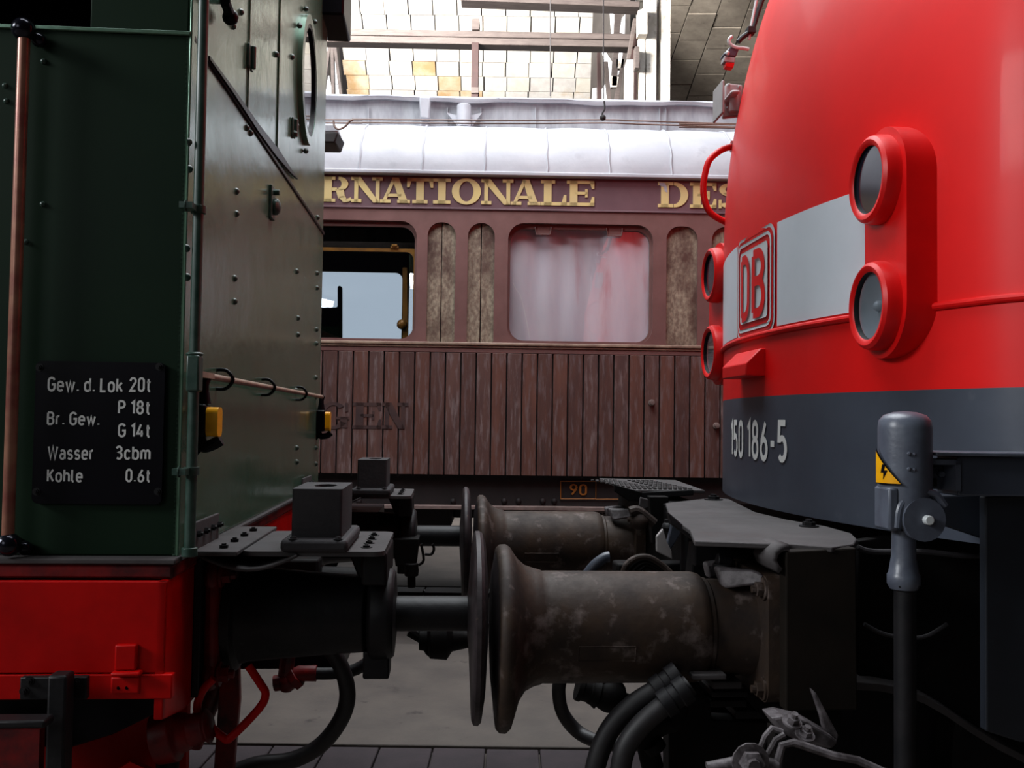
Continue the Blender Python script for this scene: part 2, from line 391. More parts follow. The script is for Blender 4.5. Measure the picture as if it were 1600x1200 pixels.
# slab-serif capitals for the coach: every glyph a list of convex polygons on height 1 and width w
def arc(cx, cy, ro, so, ri, si, a0, a1, n=14):
    o = []
    for k in range(n):
        A = [math.radians(a0+(a1-a0)*(k+j)/n) for j in (0, 1)]
        o.append([(cx+ro*math.cos(A[0]), cy+so*math.sin(A[0])), (cx+ro*math.cos(A[1]), cy+so*math.sin(A[1])),
                  (cx+ri*math.cos(A[1]), cy+si*math.sin(A[1])), (cx+ri*math.cos(A[0]), cy+si*math.sin(A[0]))])
    return o
def rc(x0, x1, y0, y1): return [(x0, y0), (x1, y0), (x1, y1), (x0, y1)]
def slab_glyph(ch, w):
    st, sf = .30, .13
    if ch == 'I': return [rc(w/2-st/2, w/2+st/2, 0, 1), rc(0, w, 0, sf), rc(0, w, 1-sf, 1)]
    if ch == 'N': return [rc(.12, .27, 0, 1), rc(w-.27, w-.12, 0, 1), [(.02, 1), (.36, 1), (w-.12, 0), (w-.36, 0)],
                          rc(0, .40, 0, sf), rc(w-.42, w, 1-sf, 1), rc(0, .3, 1-sf, 1)]
    if ch == 'A': return [[(.06, 0), (.20, 0), (w/2+.02, .95), (w/2-.1, 1)], [(w-.40, 0), (w-.07, 0), (w/2+.14, 1), (w/2-.12, 1)],
                          rc(.26, w-.34, .24, .36), rc(0, .42, 0, sf), rc(w-.5, w, 0, sf)]
    if ch == 'T': return [rc(w/2-st/2, w/2+st/2, 0, 1), rc(w/2-.3, w/2+.3, 0, sf), rc(0, w, 1-sf, 1),
                          [(0, .62), (.10, .62), (.2, 1), (0, 1)], [(w-.10, .62), (w, .62), (w, 1), (w-.2, 1)]]
    if ch == 'O': return arc(w/2, .5, w/2, .52, w/2-.29, .40, 0, 360, 28)
    if ch == 'L': return [rc(.12, .12+st, 0, 1), rc(0, .56, 1-sf, 1), rc(0, w, 0, sf), [(w-.22, 0), (w, 0), (w, .42), (w-.10, .42)]]
    if ch == 'E': return [rc(.12, .12+st, 0, 1), rc(0, w, 1-sf, 1), rc(0, w, 0, sf), rc(.3, w-.28, .45, .56), rc(w-.36, w-.26, .34, .67),
                          [(w-.2, 0), (w, 0), (w, .36), (w-.09, .36)], [(w-.2, 1), (w, 1), (w, .68), (w-.09, .68)]]
    if ch == 'D': return [rc(.12, .12+st, 0, 1), rc(0, .6, 1-sf, 1), rc(0, .6, 0, sf)] + arc(w-.56, .5, .56, .5, .27, .37, 90, -90, 16)
    if ch == 'S': return arc(w/2, .735, w/2-.04, .265, w/2-.28, .14, 20, 250, 14) + arc(w/2, .265, w/2, .265, w/2-.28, .14, 70, -160, 14) + \
                         [rc(w-.18, w-.06, .66, 1), rc(0.02, .13, 0, .34), [(w/2-.1, .62), (w/2+.1, .38), (w/2+.3, .5), (w/2-.3, .6)]]
    if ch == 'R': return [rc(.12, .12+st, 0, 1), rc(0, .55, 1-sf, 1), rc(0, .56, 0, sf), rc(.4, .62, .44, .56)] + arc(w-.5, .72, .38, .28, .12, .16, 90, -90, 12) + \
                         [[(w-.62, .5), (w-.30, .52), (w-.24, .2), (w-.50, .14)], [(w-.50, .2), (w-.24, .26), (w-.12, .0), (w-.30, -.01)], [(w-.16, 0), (w, .06), (w, .2), (w-.22, .1)]]
    if ch == 'G': return arc(w/2-.02, .5, w/2, .52, w/2-.29, .40, 45, 330, 22) + [rc(w-.34, w-.06, .05, .46), rc(w-.5, w, .36, .47), rc(w-.16, w-.05, .66, 1)]

# ================================================================== THE HALL
fl = build(MB().box(-16, 16, -7, 26, -.30, -.035), 'floor', concrete, base=(0, 0, -.035), structure=True)
# two strips of paving slabs: between the rails' far side and the walkway, and the kerb row beyond
slab_src = None
def slabs(y0, y1, x0, x1, wd, name='paving_slab', zt=-.002):
    n = int((x1-x0)/wd)
    for i in range(n):
        a = x0 + i*wd
        mb = MB().box(a+.004, a+wd-.004, y0+.004, y1-.004, -.036, zt+random.uniform(-.003, .001))
        build(mb, name, slab, parent=fl, bevel=.004, seg=1)
slabs(4.36, 4.80, -2.2, 2.6, .262)
slabs(3.92, 4.14, -2.2, 2.6, .40)
# smooth walkway beyond the slabs with a rough edge, and the next track's bed
build(MB().box(-12, 12, 4.815, 6.95, -.036, .004), 'walkway_surface', concrete, parent=fl, bevel=.006)
build(MB().box(-12, 12, 9.3, 14.5, -.036, .012), 'walkway_surface', concrete2, parent=fl, bevel=.006)
for i in range(26):
    a = -5.2+i*.4
    build(MB().box(a+.006, a+.394, 9.0+random.uniform(-.01, .01), 9.28, -.036, .006), 'kerb_stone', slab, parent=fl, bevel=.005, seg=1)

def rail(y, fr, base_y, grp, lab):
    mb = MB().box(-9, 9, y-.035, y+.035, -.04, 0).box(-9, 9, y-.012, y+.012, -.12, -.03).box(-9, 9, y-.06, y+.06, -.15, -.12)
    o = build(mb, 'rail', railm, fr=fr, base=(0, y, 0), bevel=.004, label=lab, cat='rail', group=grp)
rail(2.79, T, 0, 'running rails under the locomotives', 'worn steel rail on the near side of the locomotive track')
rail(4.22, T, 0, 'running rails under the locomotives', 'worn steel rail on the far side of the locomotive track, beside the slabs')
rail(7.73, K, 0, 'running rails under the coach', 'worn steel rail on the near side of the coach track')
rail(9.16, K, 0, 'running rails under the coach', 'worn steel rail on the far side of the coach track')

# back wall with a large many-paned window, seen through the coach's open window
def wall_panels(name, boxes, mt=wallm, base=(0, 0, 0)):
    mb = MB()
    for b in boxes: mb.box(*b)
    return build(mb, name, mt, base=base, structure=True)
YB = 24
wall_panels('wall_back', [(-16, -8.5, YB, YB+.3, -.1, 16), (1.0, 16, YB, YB+.3, -.1, 16), (-8.5, 1, YB, YB+.3, -.1, 2.2), (-8.5, 1, YB, YB+.3, 7.4, 16)], base=(0, YB, 0))
wf = MB().box(-8.5, 1, YB+.06, YB+.14, 2.2, 2.34).box(-8.5, 1, YB+.06, YB+.14, 7.26, 7.4)
win1 = build(wf, 'window_1', timber, base=(0, YB, 2.2), structure=True)
for i in (0, 1, 5, 6): build(MB().box(-8.5+i*1.583-.05, -8.5+i*1.583+.05, YB+.05, YB+.15, 2.2, 7.4), 'mullion', timber, parent=win1)
build(MB().box(-8.5, 1, YB+.06, YB+.14, 6.2, 6.3), 'transom', timber, parent=win1)
build(MB().box(-8.5, 1, YB+.095, YB+.105, 2.2, 7.4), 'window_glass', pane_m, parent=win1)
wall_panels('wall_left', [(-11.3, -11, -7, -3.2, -.1, 16), (-11.3, -11, 1.6, YB, -.1, 16), (-11.3, -11, -3.2, 1.6, -.1, 5.0), (-11.3, -11, -3.2, 1.6, 8.2, 16)], darkwall, (-11, 0, 0))
w5 = build(MB().box(-11.2, -11.1, -3.2, 1.6, 5.0, 5.1).box(-11.2, -11.1, -3.2, 1.6, 7.9, 8.0), 'added_window_5', timber, base=(-11.1, -.8, 5), structure=True)  # window added to the left wall to go with the side fill light
for i in range(5): build(MB().box(-11.2, -11.1, -3.2+i*1.17-.03, -3.2+i*1.17+.03, 5, 8), 'mullion', timber, parent=w5)  # bars of the added window
build(MB().box(-11.16, -11.15, -3.2, 1.6, 5.1, 7.9), 'window_glass', pane_m, parent=w5)  # glass of the added window
wall_panels('wall_right', [(16, 16.3, -7, YB, -.1, 16)], darkwall, (16, 0, 0))
wall_panels('wall_front', [(-16, -6.5, -7.3, -7, -.1, 16), (-3.5, 16, -7.3, -7, -.1, 16), (-6.5, -3.5, -7.3, -7, -.1, 3), (-6.5, -3.5, -7.3, -7, 5.5, 16)], darkwall, (0, -7, 0))

# roof over the near tracks with skylight openings (daylight enters there)
ceil = MB()
for b in [(-11, 16, -7, 1.4, 8.0, 8.3), (-16, -3.0, 1.4, 7.8, 8.0, 8.3), (1.8, 16, 1.4, 7.8, 8.0, 8.3), (-16, 16, 7.8, 8.9, 8.4, 8.8)]: ceil.box(*b)
build(ceil, 'ceiling', darkwall, base=(0, 0, 8), structure=True)
sk = build(MB().box(-3.0, 1.8, 1.36, 1.44, 7.95, 8.35).box(-3.0, 1.8, 7.76, 7.84, 7.95, 8.35), 'window_2', timber, base=(-.6, 4.6, 8.0), structure=True)
for i in range(5): build(MB().box(-3+i*1.2-.04, -3+i*1.2+.04, 1.4, 7.8, 8.0, 8.12), 'glazing_bar', timber, parent=sk)
build(MB().box(-3.0, 1.8, 1.4, 7.8, 8.13, 8.14), 'window_glass', pane_m, parent=sk)

# sloping ceiling of the lantern beyond the coach: boards in rows
YT, YQ = 20.0, 21.9
def lantern_point(px, py):
    """point on the pitched plane through (y=20, image row 0) and (y=21.9, image row 160)"""
    return None
pT = H.v(770, 0, YT); pB = H.v(770, 165, YQ)
nrm = (Vector((1, 0, 0))).cross(pB-pT).normalized()
dn = (pB-pT).normalized()
build(MB().prism([pT+Vector((-9, 0, 0))-dn*6+nrm*-.12, pT+Vector((9, 0, 0))-dn*6+nrm*-.12, pB+Vector((9, 0, 0))+dn*2+nrm*-.12, pB+Vector((-9, 0, 0))+dn*2+nrm*-.12], nrm*-.1 if nrm.z > 0 else nrm*-.1), 'ceiling', joint, base=tuple(pT), structure=True) if False else None
side = 1 if nrm.y < 0 else -1
nin = nrm*side                                  # towards the camera
cb = build(MB().prism([pT+Vector((-8, 0, 0))-dn*3-nin*.06, pT+Vector((6, 0, 0))-dn*3-nin*.06, pB+Vector((6, 0, 0))+dn*2-nin*.06, pB+Vector((-8, 0, 0))+dn*2-nin*.06], -nin*.1), 'ceiling', joint, base=tuple(pT), structure=True)
tot = (pB-pT).length; rows = 7; rh = tot/rows
cw = .52
stain = {(4, 2): 1, (4, 3): 0, (5, 3): 1, (6, 3): 1, (5, 4): 0, (6, 4): 1, (5, -1): 1, (6, -1): 1, (4, -1): 1}
for r in range(-1, rows+1):
    off = (.35*cw if r == -1 else .06*cw*(r % 2))
    for c in range(-1, 14):
        x = -3.36 + c*cw + off + random.uniform(-.006, .006)
        top = pT + dn*(r*rh); lift = random.uniform(-.012, .012)
        a = Vector((x, top.y, top.z)) + nin*lift
        q = [a+Vector((.012, 0, 0))+dn*.010, a+Vector((cw-.012, 0, 0))+dn*.010, a+Vector((cw-.012, 0, 0))+dn*(rh-.010), a+Vector((.012, 0, 0))+dn*(rh-.010)]
        mt = stainb if stain.get((r, c)) else random.choice(boards)
        build(MB().prism(q, -nin*.04), 'ceiling_board', mt, parent=cb, smooth=0)

# the lower, dimmer ceiling to the right, its boards running askew
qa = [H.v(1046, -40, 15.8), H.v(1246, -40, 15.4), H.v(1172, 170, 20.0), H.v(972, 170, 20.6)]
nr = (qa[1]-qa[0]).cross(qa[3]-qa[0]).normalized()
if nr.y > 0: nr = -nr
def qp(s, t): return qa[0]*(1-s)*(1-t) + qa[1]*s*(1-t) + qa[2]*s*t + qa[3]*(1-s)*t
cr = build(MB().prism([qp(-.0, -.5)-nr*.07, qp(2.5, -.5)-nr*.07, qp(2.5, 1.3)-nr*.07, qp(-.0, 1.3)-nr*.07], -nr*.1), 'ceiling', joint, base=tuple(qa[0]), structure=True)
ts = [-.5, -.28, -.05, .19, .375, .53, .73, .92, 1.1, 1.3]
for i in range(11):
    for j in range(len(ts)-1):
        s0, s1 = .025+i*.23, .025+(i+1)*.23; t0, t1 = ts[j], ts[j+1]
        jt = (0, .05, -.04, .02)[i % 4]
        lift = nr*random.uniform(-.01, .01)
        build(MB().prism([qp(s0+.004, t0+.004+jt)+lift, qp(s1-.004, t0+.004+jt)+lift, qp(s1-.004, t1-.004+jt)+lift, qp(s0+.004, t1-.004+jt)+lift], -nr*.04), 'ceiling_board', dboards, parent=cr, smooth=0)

# lantern framing: long beam, a hanging post, top beam, post pairs, window strips and struts
def beam(name, pts, depth, mt, label, cat='beam', group=None, bevel=.01):
    return build(MB().prism(pts, (0, depth, 0)), name, mt, base=tuple(Vector(pts[0])), bevel=bevel, label=label, cat=cat, group=group, smooth=0)
YF = 15.0
b1 = thing('roof_beam', 'long weathered grey timber beam crossing under the bright boarded ceiling', 'beam', H.v(745, 72, YF), H)
build(MB().prism([H.v(470, 43, YF), H.v(1000, 53, YF), H.v(1000, 62, YF), H.v(470, 53, YF)], (0, .25, 0)), 'upper_plank', timber, parent=b1, bevel=.008)
build(MB().prism([H.v(470, 54, YF+.02), H.v(1000, 63, YF+.02), H.v(1000, 74, YF+.02), H.v(470, 64, YF+.02)], (0, .25, 0)), 'lower_plank', timber, parent=b1, bevel=.008)
beam('roof_beam', [H.v(720, -9, YF), H.v(1000, 2, YF), H.v(1000, 11, YF), H.v(720, 0, YF)], .3, timber, 'grey timber beam along the top edge above the long one')
hp = thing('hanging_post', 'thin brown post hanging under the long grey roof beam', 'post', H.v(742, 145, YF+.1), H)
build(MB().prism([H.v(737, 66, YF-.04), H.v(748, 66, YF-.04), H.v(747, 172, YF-.04), H.v(736, 172, YF-.04)], (0, .15, 0)), 'post_shaft', redtim, parent=hp, bevel=.006)
build(MB().prism([H.v(737, 29, YF-.05), H.v(749, 29, YF-.05), H.v(749, 46, YF-.05), H.v(737, 46, YF-.05)], (0, .3, 0)), 'post_head', timber, parent=hp, bevel=.006)
build(MB().prism([H.v(736, 136, YF-.08), H.v(748, 136, YF-.08), H.v(748, 145, YF-.08), H.v(736, 145, YF-.08)], (0, .2, 0)), 'post_collar', timber, parent=hp, bevel=.006)
for (x0, x1, xb0, xb1, lab, top) in ((1009, 1027, 1010, 1025, 'broad whitewashed timber post in front of the dim ceiling', -60), (1034, 1049, 1033, 1047, 'rightmost whitewashed timber post, its foot stained brown', -60),
                      (1000, 1009, 998, 1008, 'narrow cream post directly left of the broad whitewashed post', 52), (979, 991, 978, 990, 'short grey green post with a cut top by the lantern window', 93)):
    beam('timber_post', [H.v(x0, top, 14.5), H.v(x1, top, 14.5), H.v(xb1, 175, 14.5), H.v(xb0, 175, 14.5)], .3, whitepost, lab, 'post', 'whitewashed posts beside the lantern')
beam('infill_board', [H.v(1027, 10, 14.8), H.v(1034, 10, 14.8), H.v(1034, 175, 14.8), H.v(1027, 175, 14.8)], .1, timber, 'dark brown board filling the slot between the two broad posts', 'board')
beam('infill_board', [H.v(984, 70, 15.0), H.v(1002, 70, 15.0), H.v(1000, 180, 15.0), H.v(986, 180, 15.0)], .1, redtim, 'dark board behind the short grey green post', 'board')
beam('nailed_block', [H.v(992, 72, 14.3), H.v(1000, 72, 14.3), H.v(999, 106, 14.3), H.v(992, 106, 14.3)], .2, timber, 'grey wooden block nailed beside the narrow cream post', 'block')
beam('nailed_block', [H.v(997, 16, 14.3), H.v(1012, 10, 14.3), H.v(1012, 53, 14.3), H.v(997, 53, 14.3)], .2, whitepost, 'pale wooden block against the top of the broad post', 'block')
beam('corner_block', [H.v(985, 50, 14.9), H.v(1003, 54, 14.9), H.v(1003, 72, 14.9), H.v(985, 72, 14.9)], .08, redtim, 'dark brown block where the long beam meets the posts', 'block')
beam('bracket_strut', [H.v(990, 28, 14.7), H.v(997, 28, 14.7), H.v(985, 92, 14.7), H.v(979, 92, 14.7)], .12, timber, 'slanting grey strut from the posts down to the short post', 'strut')
# lantern side windows: bright gaps, seen between vertical timbers
lw = build(MB().prism([H.v(928, -30, 19.2), H.v(985, -30, 17), H.v(985, 180, 17), H.v(921, 180, 19.2)], (.10, .1, 0)), 'window_3', wallm, base=tuple(H.v(950, 160, 18)), structure=True)
skyglow = bpy.data.materials.new('sunlit_window_pane'); skyglow.use_nodes = True
bb = skyglow.node_tree.nodes['Principled BSDF']; bb.inputs['Emission Color'].default_value = (.97, .96, 1, 1); bb.inputs['Emission Strength'].default_value = 1.6
bb.inputs['Base Color'].default_value = (.8, .8, .8, 1)
def pane(pts, dy=.03):
    build(MB().prism([H.v(x, y, 16.8) for x, y in pts], (0, dy, 0)), 'lit_pane', skyglow, parent=lw, smooth=0)
pane([(953, 18), (961, 24), (961, 52), (955, 52)]); pane([(972, 28), (977, 22), (976, 52), (968, 50)])
pane([(941, 80), (947, 82), (956, 96), (954, 136), (951, 136)]); pane([(964, 74), (974, 74), (972, 93), (964, 93)])
pane([(963, 108), (971, 110), (963, 120), (962, 120)]); pane([(940, 140), (948, 128), (951, 160), (938, 160)]); pane([(926, 138), (932, 137), (932, 160), (925, 160)])
for (pts, mt, nm) in (([(961, 12), (971, 12), (964, 134), (956, 134)], timber, 'mullion'), ([(933, 82), (938, 82), (941, 165), (934, 165)], redtim, 'mullion'),
                      ([(944, 96), (950, 96), (956, 165), (950, 165)], timber, 'mullion'), ([(974, 80), (980, 60), (966, 165), (958, 165)], timber, 'brace'),
                      ([(963, 92), (976, 92), (973, 106), (963, 107)], whitepost, 'glazing_block'), ([(955, 118), (968, 120), (965, 136), (955, 136)], whitepost, 'glazing_block')):
    build(MB().prism([H.v(x, y, 16.5) for x, y in pts], (0, .12, 0)), nm, mt, parent=lw, bevel=.004)
lw2 = build(MB().prism([H.v(470, -30, 17.4), H.v(520, -30, 19), H.v(540, 180, 19), H.v(470, 180, 17.4)], (-.05, .1, 0)), 'window_4', wallm, base=tuple(H.v(510, 160, 18)), structure=True)
def pane2(pts):
    build(MB().prism([H.v(x, y, 17.2) for x, y in pts], (0, .03, 0)), 'lit_pane', skyglow, parent=lw2, smooth=0)
pane2([(500, 30), (512, 40), (505, 48), (498, 48)]); pane2([(500, 74), (516, 74), (508, 118), (500, 125)]); pane2([(521, 74), (524, 100), (533, 128), (523, 131)]); pane2([(504, 128), (514, 118), (519, 146), (504, 150)])
pane2([(522, 132), (533, 132), (532, 150), (522, 150)])
for pts, nm in (([(516, 68), (521, 68), (523, 165), (518, 165)], 'mullion'), ([(520, 68), (525, 68), (537, 165), (532, 165)], 'brace'), ([(512, 70), (517, 70), (506, 150), (502, 150)], 'brace')):
    build(MB().prism([H.v(x, y, 16.9) for x, y in pts], (0, .12, 0)), nm, timber, parent=lw2, bevel=.004)
for px, lab in ((860, 'thin dark rod hanging before the bright ceiling, left one'), (943, 'thin dark rod hanging down to the bracket on the coach wire')):
    a = H.v(px, -20, 12); b = H.v(px, 150 if px == 860 else 180, 12)
    build(MB().cyl(a, b, .008), 'hanging_rod', soot, base=tuple(a), label=lab, cat='rod')
# twin wires running above the coach roof
for k, (dy, lab) in enumerate(((0, 'upper bronze wire stretched in front of the grey clerestory'), (5, 'lower bronze wire stretched in front of the grey clerestory'))):
    pts = [H.v(x, y+dy, 6.6) for x, y in ((-1580, 170), (380, 186), (550, 186.5), (800, 188), (940, 187), (1000, 189), (1150, 193.5), (1300, 197), (4000, 230))]
    wo = build(MB().tube(pts, .0055, 8, smooth=3), 'overhead_wire', wirem, base=tuple(pts[4]), label=lab, cat='wire', group='wires above the coach')
    if k == 0: wire0 = wo
hk = build(MB().tube([H.v(*p, 6.55) for p in ((944, 158), (945, 170), (941, 178), (943, 186))], .006, 8, smooth=4).sphere(H.v(942, 184, 6.55), .022, 10), 'wire_clip', soot, parent=wire0)
bx = thing('gantry_lamp', 'dark hooded fitting with a pale top at the left end of the wires', 'lamp', H.v(512, 212, 6.4), H)
build(MB().prism([H.v(470, 206, 6.4), H.v(529, 206, 6.4), H.v(523, 223, 6.4), H.v(470, 222, 6.4)], (0, .25, 0)), 'hood', soot, parent=bx, bevel=.01)
build(MB().prism([H.v(470, 193, 6.45), H.v(524, 194, 6.45), H.v(528, 206, 6.45), H.v(470, 206, 6.45)], (0, .16, 0)).prism([H.v(500, 184, 6.57), H.v(505, 184, 6.57), H.v(505, 196, 6.57), H.v(500, 196, 6.57)], (0, .06, 0)), 'casing', canvas2, parent=bx, bevel=.01)
build(MB().tube([H.v(*p, 6.38) for p in ((521, 189), (523, 198), (530, 202), (540, 197), (546, 190), (552, 187))], .007, 8, smooth=4), 'hook', wirem, parent=bx)

# ================================================================== THE COACH
CV = 7.0
def cz(y): return K.v(800, y, CV)[2]
def cx(x, y=450): return K.v(x, y, CV)[0]
coach = thing('passenger_coach', 'maroon wooden sleeping coach with gilt letters, plank sides and white canvas roof', 'railway coach', (0, CV+1.45, 0), K)
UL, UR = -5.2, 5.2
zE, zS, zR, zB = cz(275), cz(540), cz(549), cz(743)
# periodic openings (photograph columns at row 450)
wins = [(423, 650), (793, 1020), (1180, 1407), (40, 267)]
slots = [(667, 711), (730, 772), (1041, 1090), (1112, 1158), (1425, 1472), (284, 330), (350, 396)]
ztw, zbw = cz(348), cz(535)
ztn, zbn = cz(349), cz(536)
loops = [[(UL, zS-.01), (UR, zS-.01), (UR, cz(329)), (UL, cz(329))]]
for a, b in wins: loops.append(rrect(cx(a), cx(b), zbw, ztw, .12)[::-1])
for a, b in slots: loops.append(rrect(cx(a), cx(b), zbn, ztn, (.098, .098, .02, .02))[::-1])
side = MB(); plate(side, loops, lambda x, y, d: (x, CV+d, y), .045)
build(side, 'window_belt', brown, parent=coach, smooth=0, bevel=.006, seg=2)
build(MB().box(UL, UR, CV+.0, CV+.05, cz(328), zE+.06), 'fascia', brown2, parent=coach)
build(MB().box(UL, UR, CV-.012, CV+.02, cz(329.5), cz(326.5)), 'fascia_bead', brown2, parent=coach, bevel=.004)
# sill mouldings and rail
build(MB().box(UL, UR, CV-.022, CV+.03, cz(541), cz(536)), 'sill_moulding', sill, parent=coach, bevel=.006, label='pale worn upper sill moulding')
build(MB().box(UL, UR, CV-.012, CV+.03, cz(544.5), cz(541.5)), 'lower_moulding', sill, parent=coach, bevel=.004)
build(MB().box(UL, UR, CV-.004, CV+.04, cz(552), cz(544.5)), 'waist_rail', brown, parent=coach, bevel=.003)
# planks
pitch = .1118; x = cx(502.3, 650)-pitch*30; i = 0
while x < UR:
    if x > UL:
        mb = MB().box(x+.005, x+pitch-.005, CV-.006+random.uniform(-.002, .002), CV+.02, zB, cz(552.5))
        build(mb, 'plank', planks[(i*7+i//3) % 3], parent=coach, bevel=.003, seg=1, smooth=0)
    x += pitch; i += 1
build(MB().box(UL, UR, CV+.02, CV+.05, zB+.01, zS), 'plank_backing', joint, parent=coach)
# old black lettering ghosted on the planks
ghost = mat('ghosted_black_lettering', (56, 38, 39), (76, 50, 45), 8, rough=.7)
def put_glyph(mb, ch, x0, x1, y0, y1, ym, dep=-.010, thick=.006):
    a = K.v(x0, ym, CV); b = K.v(x1, ym, CV); zt = K.v((x0+x1)/2, y0, CV)[2]; zb = K.v((x0+x1)/2, y1, CV)[2]
    h = zt-zb; wd = (b[0]-a[0])/h
    for poly in slab_glyph(ch, wd):
        pts = [(a[0]+px_*h, CV+dep, zb+py_*h) for px_, py_ in poly]
        mb.prism(pts, (0, thick, 0)) if thick else mb.add(pts, [tuple(range(len(pts)))])
for ch, a, b in (('G', 497, 546), ('E', 551, 596), ('N', 597, 638)):
    mb = MB(); put_glyph(mb, ch, a, b, 629, 670, 650, -.0095, .001)
    build(mb, 'ghost_letter', ghost, parent=coach, smooth=0)
for ch, a, b in (('R', 502, 549), ('N', 549, 598), ('A', 594, 641), ('T', 636, 677), ('I', 677, 704), ('O', 706, 751.5), ('N', 752, 802), ('A', 798, 844.5), ('L', 845, 885), ('E', 885.5, 928.5),
                 ('D', 1028, 1075), ('E', 1078, 1119), ('S', 1122, 1160)):
    ym = 297+(a-515)*.0165
    mb = MB(); put_glyph(mb, ch, a, b, ym-20.5, ym+19, ym, -.008, .012)
    build(mb, 'letter', cream, parent=coach, smooth=0)
build(MB().prism([K.v(x, y, CV-.0105) for x, y in ((1030, 285), (1039, 286), (1042, 292), (1043, 301), (1039, 299), (1037, 292), (1031, 290))], (0, .003, 0)), 'bare_patch', canvas, parent=coach, smooth=0, label='white bare patch on the letter D')
for px_, py_ in ((1018, 629), (1119, 665)):
    p_ = K.v(px_, py_, CV-.008)
    build(MB().lathe(p_, (0, -1, 0), [(0, .024), (.008, .024), (.01, .012), (.03, .012), (.03, .02), (.045, .018), (.048, .001)], 14), 'plank_bolt', foot, parent=coach)
# peeled timber in the narrow slots: two boards each
for a, b in slots:
    x0, x1 = cx(a), cx(b); xm = (x0+x1)/2
    one = a in (1041, 1112)
    build(MB().box(x0-.02, x1+.02, CV+.052, CV+.06, zbn-.03, ztn+.03), 'slot_backing', darkint, parent=coach)
    for (p, q) in (((x0-.02, x1+.02),) if one else ((x0-.02, xm-.003), (xm+.003, x1+.02))):
        build(MB().box(p, q, CV+.03+random.uniform(0, .006), CV+.05, zbn-.02, ztn+.02), 'slot_board', peel, parent=coach, bevel=.003)
# windows
for k, (a, b) in enumerate(wins):
    x0, x1 = cx(a), cx(b)
    fr_ = MB()
    plate(fr_, [rrect(x0-.03, x1+.03, zbw-.03, ztw+.03, .1), rrect(x0+.018, x1-.018, zbw+.018, ztw-.035, .10)[::-1]], lambda x, y, d: (x, CV+.045+d, y), .03)
    w_ = build(fr_, 'window_frame', brown, parent=coach, bevel=.004)
    if k % 2 == 0:
        zt = cz(388)
        s = MB(); plate(s, [rrect(x0-.01, x1+.0, zbw-.02, zt, .03), rrect(x0+.04, x1-.028, zbw+.0, zt-.025, .06)[::-1]], lambda x, y, d: (x, CV+.085+d, y), .025)
        build(s, 'lowered_sash', brass, parent=w_, bevel=.003, label='brass lowered sash')
        build(MB().add([(x0, CV+.097, zbw-.02), (x1, CV+.097, zbw-.02), (x1, CV+.097, zt-.01), (x0, CV+.097, zt-.01)], [(0, 1, 2, 3)]), 'pane', pane_r, parent=w_, smooth=0)
        build(MB().box(x1-.2, x1-.14, CV+.07, CV+.09, zt-.002, zt+.016).box(x1-.19, x1-.15, CV+.06, CV+.085, zt+.01, zt+.028), 'finger_pull', brass, parent=w_, bevel=.003)
    else:
        n = 60; cm = MB(); vs = []
        for i in range(n+1):
            u = x0 - .02 + (x1-x0+.04)*i/n
            for j in range(13):
                zz = zbw - .03 + (ztw-zbw+.06)*j/12; t = j/12
                d = .018*math.sin(u*11+2.6*t+2.2*math.sin(u*5+t*1.5)) + .006*math.sin(u*37+6*t+2*math.sin(3*u+4*t)) + .012*math.sin(t*5+u*7)
                vs.append((u, CV+.125+d, zz))
        cm.add(vs, [(i*13+j, (i+1)*13+j, (i+1)*13+j+1, i*13+j+1) for i in range(n) for j in range(12)])
        build(cm, 'curtain', curtain, parent=w_, smooth=80, label='translucent white film curtain')
        build(MB().add([(x0, CV+.074, zbw-.02), (x1, CV+.074, zbw-.02), (x1, CV+.074, ztw+.01), (x0, CV+.074, ztw+.01)], [(0, 1, 2, 3)]), 'pane', pane_r, parent=w_, smooth=0)
        for q in ((837, 862), (949, 974)):
            sh = (a-793)
            l0, l1 = cx(q[0]+sh, 355), cx(q[1]+sh, 355)
            pts = [(l0, ztw-.02), (l0+.008, ztw-.075), (l1-.008, ztw-.075), (l1, ztw-.02)]
            mb = MB().tube([(p[0], CV+.04, p[1]) for p in pts], .006, 8)
            mb.box(l0+.01, l1-.01, CV+.042, CV+.05, ztw-.068, ztw-.03)
            build(mb, 'window_catch', brown, parent=w_)
        # a crack in the glass
        cr_ = [(801, 441), (806, 452), (813, 461), (818, 480), (824, 508), (828, 530)]
        build(MB().tube([K.v(x+sh, y, CV+.068) for x, y in cr_], .0016, 5), 'glass_crack', white_tx, parent=w_, label='white crack in the glass')
# interior: floor, inner partition with the far-side windows, blind, seat back
zi0, zi1 = 1.3, 3.45
loops = [[(UL, zi0), (UR, zi0), (UR, zi1), (UL, zi1)]]
def ix(px): return K.v(px, 480, CV+2.8)[0]
zf0, zf1 = K.v(800, 548, CV+2.8)[2], K.v(800, 428, CV+2.8)[2]
for a, b in ((470, 628), (638, 646), (905, 1010)): loops.append(rrect(ix(a), ix(b), zf0, zf1, .02 if b-a < 20 else .08)[::-1])
mb = MB(); plate(mb, loops, lambda x, y, d: (x, CV+2.8+d, y), .06)
build(mb, 'far_side_wall', darkint, parent=coach, smooth=0)
build(MB().box(UL, UR, CV+.1, CV+2.8, 1.25, 1.3), 'coach_floor', darkint, parent=coach)
build(MB().box(UL, UR, CV+.1, CV+2.8, 3.44, 3.5), 'coach_ceiling', darkint, parent=coach)
for px in (700, 760, 1100, 1170): 
    xx = cx(px); build(MB().box(xx-.02, xx+.02, CV+.12, CV+2.8, 1.3, 3.45), 'compartment_wall', darkint, parent=coach)
for sx in (UL, UR): build(MB().box(min(sx, sx-.05*(1 if sx > 0 else -1)), max(sx, sx-.05*(1 if sx > 0 else -1)), CV, CV+2.9, 1.2, 3.6), 'end_wall', brown, parent=coach)
